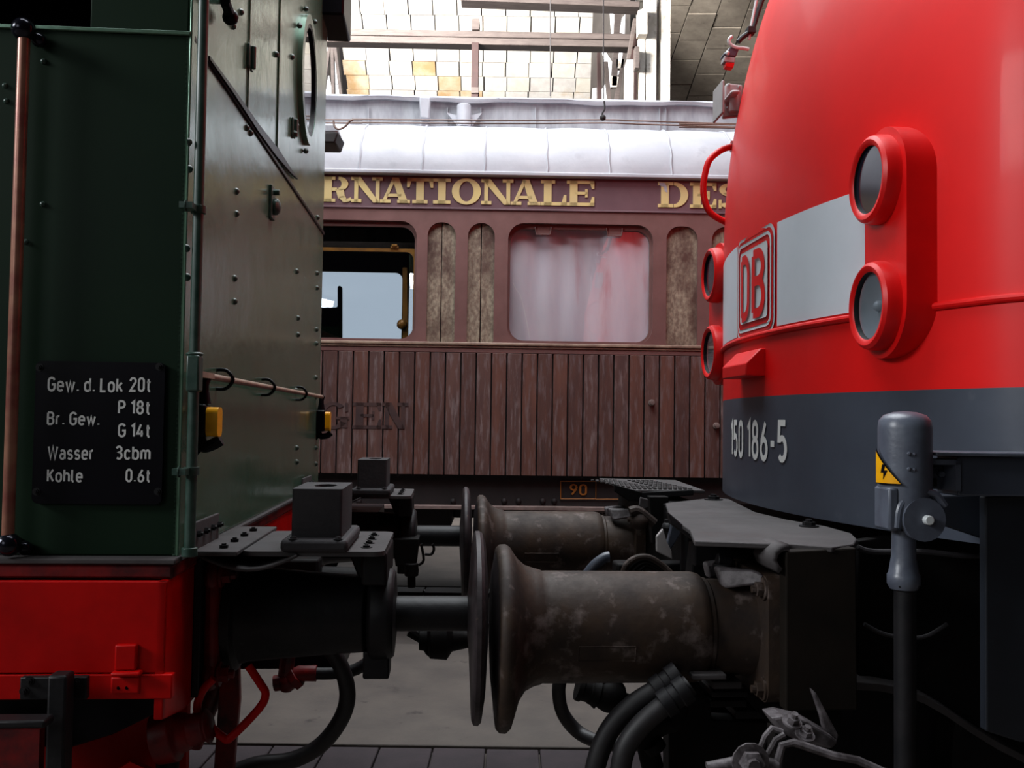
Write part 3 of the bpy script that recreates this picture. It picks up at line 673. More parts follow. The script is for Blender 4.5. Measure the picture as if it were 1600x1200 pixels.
build(MB().prism([K.v(488, 480, 8.9), K.v(527, 480, 8.9), K.v(527, 446, 8.9), K.v(533, 446, 8.9), K.v(533, 550, 8.9), K.v(488, 550, 8.9)], (0, .1, 0)), 'seat_back', darkint, parent=coach, bevel=.02)
build(MB().prism([K.v(480, 505, 8.5), K.v(542, 532, 8.5), K.v(542, 550, 8.5), K.v(480, 550, 8.5)], (0, .3, 0)), 'folding_table', canvas2, parent=coach, bevel=.01)
build(MB().prism([K.v(629, 418, 7.3), K.v(636, 418, 7.3), K.v(637, 550, 7.3), K.v(629, 550, 7.3)], (0, .04, 0)).sphere(K.v(628, 507, 7.28), .04, 10), 'curtain_pole', brass, parent=coach)
# roof: canvas haunch built of bulging sheets between seams
def roofprof(t):
    """t 0..1 from the eaves up to the clerestory foot"""
    a = t*math.pi/2
    return CV - .045 + .62*(1-math.cos(a*1.0)), zE + .0 + (cz(205)*0 + (K.v(800, 207, CV+.575)[2]-zE))*math.sin(a)
seams = []; xs = cx(570, 240) - .46*10
while xs < UR+.3: seams.append(xs); xs += .457
n = 14
for i in range(len(seams)-1):
    a, b = seams[i], seams[i+1]
    if b < UL or a > UR: continue
    vs = []; m_ = 10
    for k in range(m_+1):
        u = a + (b-a)*k/m_; s = math.sin(math.pi*k/m_)
        for j in range(n+1):
            y, z = roofprof(j/n)
            wob = .005*math.sin(u*9+j*.8)*(.3+s)
            vs.append((u+.003*math.sin(j*1.3), y - .006*s + wob*.4, z + .006*s + wob*.5))
    cm = MB(); cm.add(vs, [(k*(n+1)+j, (k+1)*(n+1)+j, (k+1)*(n+1)+j+1, k*(n+1)+j+1) for k in range(m_) for j in range(n)])
    build(cm, 'roof_sheet', canvas, parent=coach, smooth=50)
    pts = []
    for j in range(n+1):
        y, z = roofprof(j/n); pts.append((b+.004*math.sin(j*1.9+i), y-.003, z+.001))
    build(MB().tube(pts, .008, 6), 'roof_seam', canvas, parent=coach)
build(MB().box(UL, UR, CV-.06, CV+.1, zE-.012, zE+.02), 'eaves_strip', canvas, parent=coach, bevel=.008)
zc0 = K.v(800, 207, CV+.575)[2]
zc1 = K.v(800, 166, CV+.64)[2]; zc2 = K.v(800, 153, CV+.56)[2]
build(MB().box(UL, UR, CV+.62, CV+2.2, zc0-.05, zc1+.05), 'clerestory', canvas2, parent=coach, label='grey sheeted clerestory side')
vs = []; nn = 80
cm = MB()
for k in range(nn+1):
    u = UL + (UR-UL)*k/nn; wv = .008*math.sin(u*5.3)+.006*math.sin(u*13+1)
    for (y, z) in ((CV+.66, zc1+.03), (CV+.57, zc1+.005+wv), (CV+.555, zc1+.03+wv), (CV+.555, zc2-.01+wv*.3), (CV+.58, zc2+.01), (CV+1.4, zc2+.12), (CV+2.3, zc2+.01)):
        vs.append((u, y, z))
cm.add(vs, [(k*7+j, (k+1)*7+j, (k+1)*7+j+1, k*7+j+1) for k in range(nn) for j in range(6)])
build(cm, 'clerestory_roof', canvas, parent=coach, smooth=40)
build(MB().box(UL, UR, CV+2.2, CV+2.9, zE-.1, zc0), 'far_haunch', canvas2, parent=coach)
def kc(x, y, d): return K.v(x, y, CV+d)
build(MB().prism([kc(655, 151, .46), kc(672, 151, .46), kc(671, 186, .46), kc(656, 184, .46)], (0, .1, 0)).prism([kc(656, 188, .55), kc(671, 188, .55), kc(670, 206, .55), kc(656, 206, .55)], (0, .1, 0)), 'roof_rib', canvas, parent=coach, bevel=.012)
v0 = kc(725, 160, .55); v1 = kc(725, 202, .55)
vent = MB().cyl(kc(725, 165, .52), kc(725, 200, .5), .056, .056, 20)
vn = build(vent, 'roof_ventilator', canvas, parent=coach, bevel=.005, label='white cylindrical ventilator with triangular wings')
build(MB().prism([kc(698, 176, .56), kc(714, 180, .56), kc(714, 196, .56)], (0, .03, 0)).prism([kc(736, 180, .56), kc(753, 176, .56), kc(738, 197, .56)], (0, .03, 0)), 'wing', canvas, parent=vn)
for (x0, x1) in ((698, 699.5), (750.5, 752), (836, 837.5), (1030, 1031.5), (1040, 1041.5), (575, 577)):
    build(MB().prism([kc(x0, 168, .6), kc(x1, 168, .6), kc(x1, 206, .6), kc(x0, 206, .6)], (0, .03, 0)), 'sheet_joint', canvas2, parent=coach)
# underframe
zs0 = cz(788)
build(MB().box(UL, UR, CV+.06, CV+.16, cz(792), cz(745)), 'sole_bar', soot, parent=coach, bevel=.006)
build(MB().box(UL, UR, CV+.03, CV+.2, cz(747), cz(742)+.01), 'body_sill', soot, parent=coach)
build(MB().box(UL, UR, CV-.02, CV+.12, cz(797), cz(791)), 'footboard', foot, parent=coach, bevel=.004, label='long dusty footboard under the body')
for px in (561, 625, 708, 730, 788, 810, 848, 866):
    build(MB().sphere(kc(px, 783, .06), .022, 10), 'rivet_head', soot, parent=coach)
fb = MB()
def lring(mb, x0, x1, y0, y1, t, d=.05):
    P = [kc(x0, y0, d), kc(x1, y0, d), kc(x1, y1, d), kc(x0, y1, d)]
    for i in range(4):
        a, b = P[i], P[(i+1) % 4]; mb.tube([a, b], t, 4)
lring(fb, 876, 931, 752, 779.5, .0035); lring(fb, 931, 1000, 752, 780, .0035)
build(fb, 'lining', ochre, parent=coach, label='thin ochre lined boxes')
tb = MB(); a = kc(890, 774, .052); b = kc(917, 774, .052); hh = kc(890, 756, .052)[2]-a[2]
text_mesh(tb, '90', lambda s, t: (a[0]+s*(b[0]-a[0]), a[1], a[2]+t*hh), .15)
build(tb, 'number_90', ochre, parent=coach, smooth=0, label='ochre number 90')
# step grating: woven bars beneath the footboard
gb = MB()
x0, x1 = K.v(850, 800, 7.35)[0], K.v(1080, 800, 7.35)[0]
zt, zb_ = K.v(900, 795, 7.35)[2], K.v(900, 808, 7.35)[2]
k = 0; s = x0
while s < x1:
    gb.box(s, s+.008, 7.34, 7.35, zb_, zt); s += .026
for q in range(4): zz = zb_+(zt-zb_)*q/3; gb.box(x0, x1, 7.335, 7.345, zz-.004, zz+.004)
build(gb, 'step_grating', foot, parent=coach, smooth=0)
# lower running gear boxes, dark
for (x0, x1, y0, y1, d) in ((430, 560, 797, 850, .5), (560, 700, 797, 838, .6), (700, 1180, 797, 830, .9), (480, 640, 800, 872, 1.2), (1000, 1160, 800, 860, .6)):
    build(MB().box(cx(x0, 820), cx(x1, 820), CV+d, CV+d+1.0, cz(y1)-.0, cz(y0)+.02), 'equipment_box', soot, parent=coach, bevel=.015)
for (px, d) in ((-3.9, 0), (3.3, 0)):
    for dd in (0, 2.0):
        for yy in (7.76, 9.13):
            wm = MB().lathe((px+dd, yy-.06, .46), (0, 1, 0), [(0, .05), (0, .40), (.01, .44), (.10, .46), (.105, .49), (.13, .49), (.13, .05)], 36)
            build(wm, 'wheel', soot, parent=coach)

# ================================================================== THE GREEN TANK LOCOMOTIVE
UE, VN, VF = -.626, 2.30, 4.75
tank = thing('tank_locomotive', 'small dark green locomotive with red frame and a black weight plate', 'locomotive', (-2.6, 3.525, 0), T)
def tv(x, y, v): return T.v(x, y, v)
def tu(x, y, u): return T.u(x, y, u)
zT = T.u(290, 43, UE)[2]; zF = 1.614-(868-650)*2.3/1500   # bunker top, footplate
zF = T.v(283, 869, VN)[2]
ZTOP = 3.9
# bunker: side sheet, end sheet, top
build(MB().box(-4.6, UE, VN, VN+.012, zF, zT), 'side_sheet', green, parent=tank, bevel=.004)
build(MB().box(UE-.012, UE, VN, VF, zF, zT-.004), 'end_sheet', green_end, parent=tank, bevel=.003, label='glossy green end sheet')
build(MB().box(-4.6, UE-.012, VF-.012, VF, zF, zT), 'far_side_sheet', green, parent=tank)
build(MB().box(-4.6, UE-.02, VN+.01, VF-.01, zT-.03, zT-.01), 'bunker_top', green, parent=tank)
vs_ = tu(300, 600, UE)[1]
build(MB().box(UE-.001, UE+.005, VN-.003, vs_, zF, zT+.9), 'corner_strip', green_end, parent=tank, bevel=.002)
# cab back above the bunker
build(MB().box(UE-.014, UE-.001, VN, VF, zT+.006, ZTOP), 'cab_sheet', green_end, parent=tank, bevel=.003)
xw = tv(142, 20, VN)[0]
build(MB().box(xw, UE-.004, VN-.002, VN+.012, zT+.004, ZTOP).box(-4.6, xw, VN-.002, VN+.012, zT+.95, ZTOP), 'cab_side_sheet', green, parent=tank, bevel=.003)
build(MB().box(-4.6, UE-.01, VF-.014, VF, zT, ZTOP).box(-4.6, UE, VN, VF, ZTOP, ZTOP+.04).box(-3.2, -3.15, VN+.02, VF-.02, zT, ZTOP), 'cab_shell', blackgloss, parent=tank)
build(MB().box(-4.6, UE+.002, VN-.008, VN, zT-.004, zT+.006), 'bunker_lip', green_end, parent=tank, bevel=.002)
# dark gap along the bunker top
g = MB().box(UE-.004, UE+.006, VN+.02, VF, zT-.008, zT+.008)
pts = [tu(398, 215, UE), tu(425, 238, UE), tu(430, 248, UE), tu(418, 240, UE), tu(400, 222, UE)]
build(g, 'rubber_seal', blackgloss, parent=tank, bevel=.003, label='black sagging rubber seal strip')
build(MB().prism([tu(x, y, UE+.002) for x, y in ((322, 87), (360, 138), (400, 194), (432, 234), (462, 280), (452, 271), (428, 244), (400, 206), (358, 143), (322, 92))], (.01, 0, 0)), 'sagging_seal', blackgloss, parent=tank)
# vertical sheet joints and hatch lines above
for (x, y0, y1, w_) in ((388, 0, 193, .008), (436, 0, 236, .018)):
    vv = tu(x, 120, UE)[1]
    build(MB().box(UE, UE+.004, vv-w_, vv+w_, tu(x, y1, UE)[2], ZTOP), 'cover_strip', green_end, parent=tank, bevel=.0015)
def hinge(px, py, h, wd=.03):
    p = tu(px, py, UE)
    mb = MB().box(UE, UE+.008, p[1]-wd, p[1]+wd, p[2]-h/2, p[2]+h/2).cyl((UE+.014, p[1], p[2]-h/2), (UE+.014, p[1], p[2]+h/2), .008, n=10)
    build(mb, 'hinge', green_pipe, parent=tank, bevel=.002)
hinge(389, 90, .07); hinge(457, 200, .07)
# oval window
c0 = tu(478, 126, UE); ry = (tu(478, 22, UE)[2]-tu(478, 230, UE)[2])/2; rx = (tu(491, 126, UE)[1]-tu(465, 126, UE)[1])/2
mb = MB(); plate(mb, [ellipse(c0[1], c0[2], rx, ry), ellipse(c0[1], c0[2], rx*.82, ry*.86)[::-1]], lambda x, y, d: (UE-.002+d, x, y), .022)
ow = build(mb, 'oval_window', green_end, parent=tank, bevel=.004)
mb = MB(); plate(mb, [ellipse(c0[1], c0[2], rx*.83, ry*.87), ellipse(c0[1], c0[2], rx*.74, ry*.8)[::-1]], lambda x, y, d: (UE+.004+d, x, y), .014)
build(mb, 'window_seal', blackgloss, parent=ow)
mb = MB(); plate(mb, [ellipse(c0[1], c0[2], rx*.83, ry*.87)], lambda x, y, d: (UE+.004+d, x, y), .004)
build(mb, 'window_glass', pane_r, parent=ow, smooth=0)
mb = MB(); plate(mb, [ellipse(c0[1], c0[2], rx*.83, ry*.87)], lambda x, y, d: (UE+.001+d, x, y), .002)
build(mb, 'dark_cab', glassdark, parent=ow, smooth=0)
for (px, py) in ((478, 14), (478, 236), (468, 40), (492, 34), (463, 196), (460, 208)):
    p = tu(px, py, UE+.01); build(MB().sphere(p, .012, 8), 'screw', green_pipe, parent=ow)
# lever above and key plate
p = tu(358, 25, UE+.03)
build(MB().tube([tu(349, -20, UE+.03), tu(352, 4, UE+.03), tu(360, 24, UE+.03)], .014, 10).sphere(tu(360, 27, UE+.03), .022, 12).cyl(tu(352, 0, UE), tu(352, 0, UE+.04), .012), 'door_handle', blackgloss, parent=tank)
p = tu(423, 317, UE)
kp = build(MB().box(UE, UE+.01, p[1]-.035, p[1]+.035, tu(423, 343, UE)[2], tu(423, 291, UE)[2]).sphere((UE+.016, p[1]+.01, tu(423, 322, UE)[2]), .03, 14, (.6, 1, 1)).cyl((UE+.0, p[1], tu(423, 300, UE)[2]), (UE+.03, p[1], tu(423, 300, UE)[2]), .01), 'lock_plate', green_pipe, parent=tank, bevel=.002)
# rivets
rv0 = None
def rivet(p, ax, r=.0085, mt=green_pipe):
    global rv0
    mb = MB().lathe(p, ax, [(0, r), (r*.5, r*.85), (r*.85, r*.45), (r*.95, 0.0005)], 10)
    build(mb, 'rivet', mt, parent=tank)
for px, py in ((294, 222), (295, 264), (291, 388), (292, 433)): rivet(tu(px, py, UE+.005), (1, 0, 0), .010)
for px, py in ((369, 299), (369, 334), (366, 435), (366, 471), (463, 424), (465, 497), (465, 523), (385, 200), (391, 208), (456, 89), (431, 85), (495, 427), (495, 450), (494, 515), (494, 537), (376, 19), (364, 41),
               (496, 340), (493, 590), (493, 620), (462, 610), (493, 700), (493, 725), (463, 700), (463, 722)):
    rivet(tu(px, py, UE), (1, 0, 0), .0105 if px < 400 else .012)
for px, py in ((67, 319), (8, 134), (10, 158), (40, 378), (68, 96)): rivet(tv(px, py, VN), (0, -1, 0), .007)
# roof gutter at the far top corner
build(MB().box(UE-.02, UE+.10, 4.55, VF+.14, tu(505, 26, UE)[2], tu(505, 26, UE)[2]+.5), 'roof_gutter', blackgloss, parent=tank, bevel=.01)
# handrail on the side: pole, ball ends
vh = 2.255
pt, pb = tv(38, 50, vh), tv(12, 846, vh)
hr = build(MB().cyl(pt, pb, .0135, n=20), 'handrail', brasspole, parent=tank, label='reddish brown metal handrail pole')
for (px, py) in ((37, 46), (14, 851)):
    q = tv(px, py, vh)
    build(MB().sphere(q, .027, 20).sphere(q+Vector((.022, .03, -.012)), .017, 14).cyl(q, (q[0], VN, q[2]), .012), 'ball_bracket', chrome, parent=hr)
# weight plate
vp = 2.288
P0, P1 = tv(49, 787, vp), tv(258, 567, vp)
mb = MB(); plate(mb, [rrect(P0[0], P1[0], P0[2], P1[2], .014)], lambda x, y, d: (x, vp+d, y), .012)
dp = build(mb, 'weight_plate', blackgloss, parent=tank, bevel=.003, label='black plate with white weight lettering')
for px, py in ((62, 574), (249, 573), (57, 768), (247, 768)):
    build(MB().bolt(tv(px, py, vp), (0, -1, 0), .006, .008), 'plate_bolt', black, parent=dp)
for txt, x0, x1, yt, yb in (('Gew. d. Lok', 74, 192, 589, 613), ('20t', 202, 236, 589, 613), ('P 18t', 184, 235, 625, 648), ('Br. Gew.', 73, 156, 643, 665), ('G 14t', 184, 235, 661, 684),
                            ('Wasser', 74, 147, 696, 719), ('3cbm', 180, 235, 696, 719), ('Kohle', 73, 129, 732, 754), ('0.6t', 196, 235, 732, 754)):
    a = tv(x0, yb, vp-.001); b = tv(x1, yb, vp-.001); h = tv(x0, yt, vp)[2]-a[2]; zz = (a[2]+b[2])/2
    mb = MB(); text_mesh(mb, txt, lambda s, t: (a[0]+s*(b[0]-a[0]), vp-.0012, zz+t*h), .172, .11)
    build(mb, 'lettering', white_tx, parent=dp, smooth=0, label='white lettering %s' % txt)
# corner pipe, clamps
up_ = UE+.03
pp = [tu(x, y, up_) for x, y in ((315, -60), (313, 0), (308, 280), (304, 560), (301, 700), (297, 862))]
vpp = pp[3][1]
pipe = build(MB().cyl((up_, vpp, pp[-1][2]), (up_, vpp, ZTOP), .0125, n=16), 'conduit', green_pipe, parent=tank, label='vertical green conduit pipe at the corner')
def zof(y, x=303): return tu(x, y, up_)[2]
build(MB().box(up_-.014, up_+.016, vpp-.02, vpp+.02, zof(612), zof(555)).cyl((up_, vpp, zof(556)), (up_, vpp, zof(550)), .02, n=14), 'junction_box', green_pipe, parent=pipe, bevel=.005)
for y in (322, 735):
    build(MB().cyl((up_, vpp, zof(y+6)), (up_, vpp, zof(y-6)), .018, n=16).box(UE, up_, vpp-.055, vpp-.01, zof(y+5), zof(y-5)).bolt((UE+.012, vpp-.045, zof(y)), (1, 0, 0), .009, .012), 'pipe_clamp', green_pipe, parent=pipe, bevel=.002)
build(MB().cyl((up_, vpp, zof(866)), (up_, vpp, zof(852)), .018, n=14), 'pipe_foot', green_pipe, parent=pipe, bevel=.002)
# cross pipe and lamps
q0 = tu(326, 588, up_); q1 = tu(503, 620, up_)
zx = (q0[2]+q1[2])/2
q0[2] = q0[2]; 
cpipe = build(MB().cyl(q0, q1, .0085, n=14).box(up_-.01, up_+.01, vpp, q0[1]+.02, q0[2]-.006, q0[2]+.008), 'cross_pipe', sill, parent=tank, label='pale dusty pipe across the green end')
for x, y in ((356, 593), (423, 605), (474, 615)):
    p = tu(x, y, up_)
    build(MB().tube([(UE, p[1], p[2]+.026), (UE+.026, p[1], p[2]+.024), (up_+.014, p[1], p[2]), (UE+.026, p[1], p[2]-.024), (UE, p[1], p[2]-.026)], .005, 8, smooth=4), 'pipe_clip', blackgloss, parent=cpipe)
def marker_lamp(v, sc_, xl, xr, yt, yb, yel, yer):
    a = tv(xl, yb, v); b = tv(xr, yt, v); c = (a[2]+b[2])/2
    du = b[0]-a[0]; zt, zb = b[2], a[2]
    mb = MB().box(a[0], b[0], v-.028, v+.028, zb, zt)
    lamp = build(mb, 'marker_lamp', blackgloss, parent=tank, bevel=.008, label='black marker lamp with amber lens')
    l1 = tv(xr+1, yb-4, v)[0]; l2 = tv(yer, yb, v)[0]
    mb = MB(); plate(mb, [rrect(v-.026, v+.026, zb+.002, zt-.008, .016)], lambda x, y, d: (b[0]+d, x, y), l2-b[0])
    build(mb, 'lens', yellow, parent=lamp, bevel=.006, seg=3, label='amber lens')
    m = (a[0]+b[0])/2
    build(MB().cyl((m, v, zt), (m, v, zt+.03), .018, .013, 14).tube([(m, v, zt+.025), (m, v, zt+.05), (m+.004, v+.01, zt+.065)], .012, 10), 'cable_gland', blackgloss, parent=lamp)
    build(MB().tube([(a[0]+.004, v, zb+.006), (m, v, zb-.022), (b[0]+.008, v, zb-.02), (l2+.004, v, zb-.006)], .015, 10, smooth=4).prism([(a[0], v-.004, zb), (a[0]+.014, v-.004, zb-.03), (a[0], v-.004, zb-.045)], (0, .01, 0)), 'drip_hook', blackgloss, parent=lamp)
marker_lamp(2.42, 1, 309, 326, 631, 683, 0, 343)
marker_lamp(4.66, 1, 494, 509, 641, 674, 0, 516)
# footplate ledge
build(MB().box(-4.6, UE+.012, VN-.055, VF+.05, zF-.012, zF), 'footplate', dusty, parent=tank, bevel=.003, label='dusty grey footplate edge')
build(MB().box(-4.6, UE+.006, VN-.050, VF+.04, zF-.045, zF-.0125), 'footplate_angle', red_dull, parent=tank, bevel=.006)
# red beam: side plate with weld line, end plate
VB = 2.222
z1 = tv(150, 1052, VB)[2]; z2 = tv(150, 1092, VB)[2]; z0 = zF-.046
build(MB().box(-4.6, UE, VB, VB+.02, z1, z0), 'frame_side_plate', red, parent=tank, bevel=.003)
xb = tv(269, 1100, VB)[0]
build(MB().box(-4.6, xb, VB-.006, VB+.02, z2, z1-.002), 'frame_lower_strip', red, parent=tank, bevel=.003)
zl = tv(267, 1125, VB)[2]
mb = MB().prism([(UE, VB, z0), (UE, VB, zl), (UE, 2.40, tu(303, 1092, UE)[2]), (UE, 4.82, tu(303, 1092, UE)[2]), (UE, 4.82, z0)], (-.02, 0, 0))
build(mb, 'buffer_beam', red, parent=tank, bevel=.003)
build(MB().box(-4.6, UE-.03, 2.55, 2.58, .35, z1+.05), 'inner_frame', red, parent=tank)
build(MB().prism([(-.66, 2.4, .2), (-1.4, 2.4, .2), (-1.0, 2.4, .62), (-.75, 2.4, .78), (-.66, 2.4, .74)], (0, .02, 0)), 'guard_plate', red, parent=tank)
build(MB().box(-4.6, UE-.02, VB+.04, 4.7, zF-.1, zF-.05), 'frame_top', blackgloss, parent=tank)
def pxbox(mb, x0, y0, x1, y1, v, d, fr=T):
    a = fr.v(x0, y1, v); b = fr.v(x1, y0, v)
    return mb.box(a[0], b[0], v, v+d, a[2], b[2])
build(pxbox(MB(), 178, 1008, 213, 1048, VB-.014, .02), 'welded_lug', red, parent=tank, bevel=.004)
build(pxbox(pxbox(MB(), 172, 1051, 218, 1058, VB-.03, .03), 172, 1058, 218, 1085, VB-.012, .01), 'welded_lug', red, parent=tank, bevel=.004)
for px in (185, 198):
    build(MB().cyl(tv(px, 1075, VB-.013), tv(px, 1075, VB-.011), .004, n=8), 'bolt_hole', blackgloss, parent=tank)
build(MB().prism([tv(x, y, 2.36) for x, y in ((-60, 1088), (264, 1088), (258, 1108), (176, 1148), (112, 1168), (-60, 1168))], (0, .04, 0)), 'beam_shade_plate', blackgloss, parent=tank, bevel=.004)  # black plate cut to the shape of the shade under the beam
# step hanger bottom left
sg = build(pxbox(MB(), 66, 1056, 104, 1300, 2.12, .05), 'step_hanger', black, parent=tank, bevel=.006)
build(pxbox(MB(), 30, 1058, 136, 1094, 2.175, .02), 'hanger_plate', black, parent=sg, bevel=.003)
for px, py in ((46, 1064), (121, 1066), (112, 1078), (38, 1080)): build(MB().bolt(tv(px, py, 2.175), (0, -1, 0), .007, .008), 'bolt', black, parent=sg)
build(pxbox(MB(), -30, 1126, 70, 1140, 2.06, .05), 'step_tread', black, parent=sg, bevel=.005)
build(pxbox(MB(), -60, 1140, 62, 1300, 2.25, .03), 'step_back', red_dull, parent=sg)
# pipe elbow and gaiter low at the frame end
build(MB().lathe(tv(262, 1150, 2.45), (1, 0, .25), [(-.03, .04), (-.03, .062), (.02, .066), (.03, .05), (.05, .045), (.055, .04), (.09, .035), (.10, .045), (.11, .03)], 20), 'pipe_elbow', red_dull, parent=tank, bevel=.003)
build(MB().tube([tv(262, 1165, 2.5), tv(262, 1240, 2.5)], .028, 14), 'down_pipe', black, parent=tank)

# ------------------------------------------------------------------ buffers
BL = 1.085
def squash_disc(mb, v, z0, top, bot):
    for p in mb.V:
        dz = p.z-z0; r = math.hypot(dz, p.y-v)
        if r > .158:
            t = min((r-.158)/.09, 1); p.z = z0 + dz*(1-top*t if dz > 0 else 1+bot*t)
    return mb
def left_buffer(v):
    c = (0, v, BL)
    r = .125
    bf = build(MB().lathe((0, v, BL), (1, 0, 0), [(-.585, .15), (-.55, .148), (-.54, r+.006), (-.52, r), (-.30, r-.018), (-.215, r-.023), (-.205, r-.04)], 40), 'buffer', black, parent=tank, bevel=.002, label='black buffer with slim plunger')
    fl_ = MB().box(-.606, -.572, v-.17, v+.17, BL-.14, BL+.14)
    build(fl_, 'buffer_flange', red_dull, parent=bf, bevel=.02, seg=3)
    build(MB().box(UE, -.607, v-.19, v+.19, BL-.17, BL+.17), 'packing_plate', black, parent=bf, bevel=.003)
    for dv in (-.155, .155):
        for dz in (-.125, .125):
            build(MB().bolt((-.572, v+dv*.9, BL+dz), (1, 0, 0), .021, .035), 'flange_bolt', red_dull, parent=bf, bevel=.002)
            build(MB().sphere((-.59, v+dv*.9, BL+dz), .042, 14, (.55, 1, 1)), 'flange_boss', red_dull, parent=bf)
    build(MB().lathe((0, v, BL), (1, 0, 0), [(-.205, .10), (-.20, .118), (-.19, .124), (-.145, .122), (-.135, .112), (-.13, .06)], 36).box(-.215, -.145, v-.05, v+.05, BL-.165, BL-.09), 'collar', black, parent=bf, bevel=.006)
    build(MB().cyl((-.14, v, BL), (.09, v, BL), .047, n=28), 'plunger', black, parent=bf)
    build(squash_disc(MB().lathe((0, v, BL), (1, 0, 0), [(.062, .05), (.068, .12), (.073, .21), (.076, .258), (.081, .268), (.092, .269), (.100, .262), (.108, .22), (.115, .12), (.117, 0.001)], 56), v, BL, .17, .09), 'buffer_disc', rim, parent=bf)
    return bf
left_buffer(2.65); left_buffer(4.40)
# platform over each buffer with the square socket
def platform(v, box_px=None):
    z = tv(500, 862, 2.42)[2]
    u0, u1 = tv(452, 866, 2.42)[0], tv(597, 860, 2.42)[0]
    dv = v-2.65
    mb = MB(); plate(mb, [rrect(u0-.12, u1+.005, 2.42+dv, 2.86+dv, .03)], lambda x, y, d: (x, y, z-.012+d), .012)
    pl = build(mb, 'buffer_step', dusty, parent=tank, bevel=.002, label='dusty step plate over the buffer')
    # twisted inner sheet
    q = MB()
    vs = []
    for k in range(13):
        t = k/12; x = -.60 + (u0+.02+.60)*t
        zz = z - .004 - .035*math.sin(t*math.pi)*1.0
        for j in range(7):
            s = j/6; vs.append((x, 2.40+dv+.46*s, zz + .05*math.sin(t*math.pi)*s*(1-t)))
    q.add(vs, [(k*7+j, (k+1)*7+j, (k+1)*7+j+1, k*7+j+1) for k in range(12) for j in range(6)])
    o = build(q, 'bent_sheet', dusty, parent=pl)
    md = o.modifiers.new('thick', 'SOLIDIFY'); md.thickness = .008
    build(MB().box(-.612, -.50, 2.36+dv, 2.90+dv, z-.004, z+.008).box(-.612, -.604, 2.36+dv, 2.62+dv, z, z+.075), 'angle_bracket', dusty, parent=pl, bevel=.003)
    for k in range(4):
        build(MB().bolt((-.545, 2.42+dv+k*.12, z+.008), (0, 0, 1), .011, .010, False), 'bolt', black, parent=pl)
        build(MB().bolt((-.604, 2.40+dv+k*.07, z+.045), (1, 0, 0), .009, .012, False), 'bolt', black, parent=pl)
        build(MB().bolt((u1-.045, 2.50+dv+k*.085, z), (0, 0, 1), .010, .008), 'bolt', black, parent=pl)
    # socket box
    zb = tv(490, 764, 2.44)[2]
    a, b = tv(455, 820, 2.44)[0], tv(534, 820, 2.44)[0]
    mb = MB(); plate(mb, [rrect(a, b, 2.44+dv, 2.70+dv, .008), ellipse((a+b)/2+.005, 2.57+dv, .03, .055, 8)[::-1]], lambda x, y, d: (x, y, z+d), zb-z)
    sb = build(mb, 'socket_box', greyiron, parent=pl, bevel=.004, label='grey square socket box')
    build(MB().box(a-.02, b+.02, 2.40+dv, 2.74+dv, z, z+.032), 'socket_foot', greyiron, parent=pl, bevel=.01)
    for (uu, vv) in ((a+.01, 2.415), (b-.005, 2.415)): build(MB().bolt((uu, vv+dv, z+.032), (0, 0, 1), .009, .006), 'bolt', greyiron, parent=pl)
    # stays down to the buffer collar
    build(MB().prism([(u0+.12, 2.6+dv, z-.012), (u0+.16, 2.6+dv, z-.012), (-.19, 2.6+dv, BL+.1), (-.23, 2.6+dv, BL+.1)], (0, .05, 0)).box(-.215, -.15, 2.5+dv, 2.8+dv, BL+.1, z-.012), 'step_stay', black, parent=pl, bevel=.008)
    return pl
platform(2.65); platform(4.40)
# coupling: draw hook and screw of the green engine
vc = 3.525
cpl = build(MB().box(-.62, -.45, vc-.05, vc+.05, .97, 1.11).lathe((-.45, vc, 1.03), (1, 0, 0), [(0, .05), (.14, .045), (.2, .03)], 16), 'draw_hook', black2, parent=tank, bevel=.01)
sx = lambda x, y: tv(x, y, vc)
build(MB().tube([sx(640, 985), sx(665, 1000), sx(742, 1000)], .022, 10).lathe(sx(655, 998), (1, 0, 0), [(0, .03), (0, .04), (.03, .045), (.04, .07), (.10, .075), (.12, .045), (.24, .02)], 20).sphere(sx(683, 1006), .055, 14), 'coupling_screw', black2, parent=cpl, bevel=.002)
# lamp iron/far bracket: drain valve hanging under the far buffer
dv_ = 4.2
hx = lambda x, y: tv(x, y, dv_)
build(MB().prism([hx(612, 842), hx(655, 842), hx(650, 885), hx(618, 885)], (0, .2, 0)).cyl(hx(643, 880), hx(643, 900), .03).cyl(hx(643, 898), hx(643, 918), .018).box(hx(634, 893)[0], hx(654, 893)[0], dv_, dv_+.05, hx(640, 897)[2], hx(640, 890)[2]), 'drain_valve', black2, parent=tank, bevel=.004)
build(MB().tube([hx(664, 866), hx(674, 866), hx(678, 858), hx(676, 850)], .006, 8, smooth=4).tube([hx(658, 850), hx(662, 875), hx(654, 883)], .006, 8, smooth=3), 'valve_wire', black2, parent=tank)
build(MB().box(-.60, -.3, 4.3, 4.7, 1.0, 1.2).box(-.62, -.3, 2.95, 4.1, .86, .92), 'rear_drag_plate', blackgloss, parent=tank)
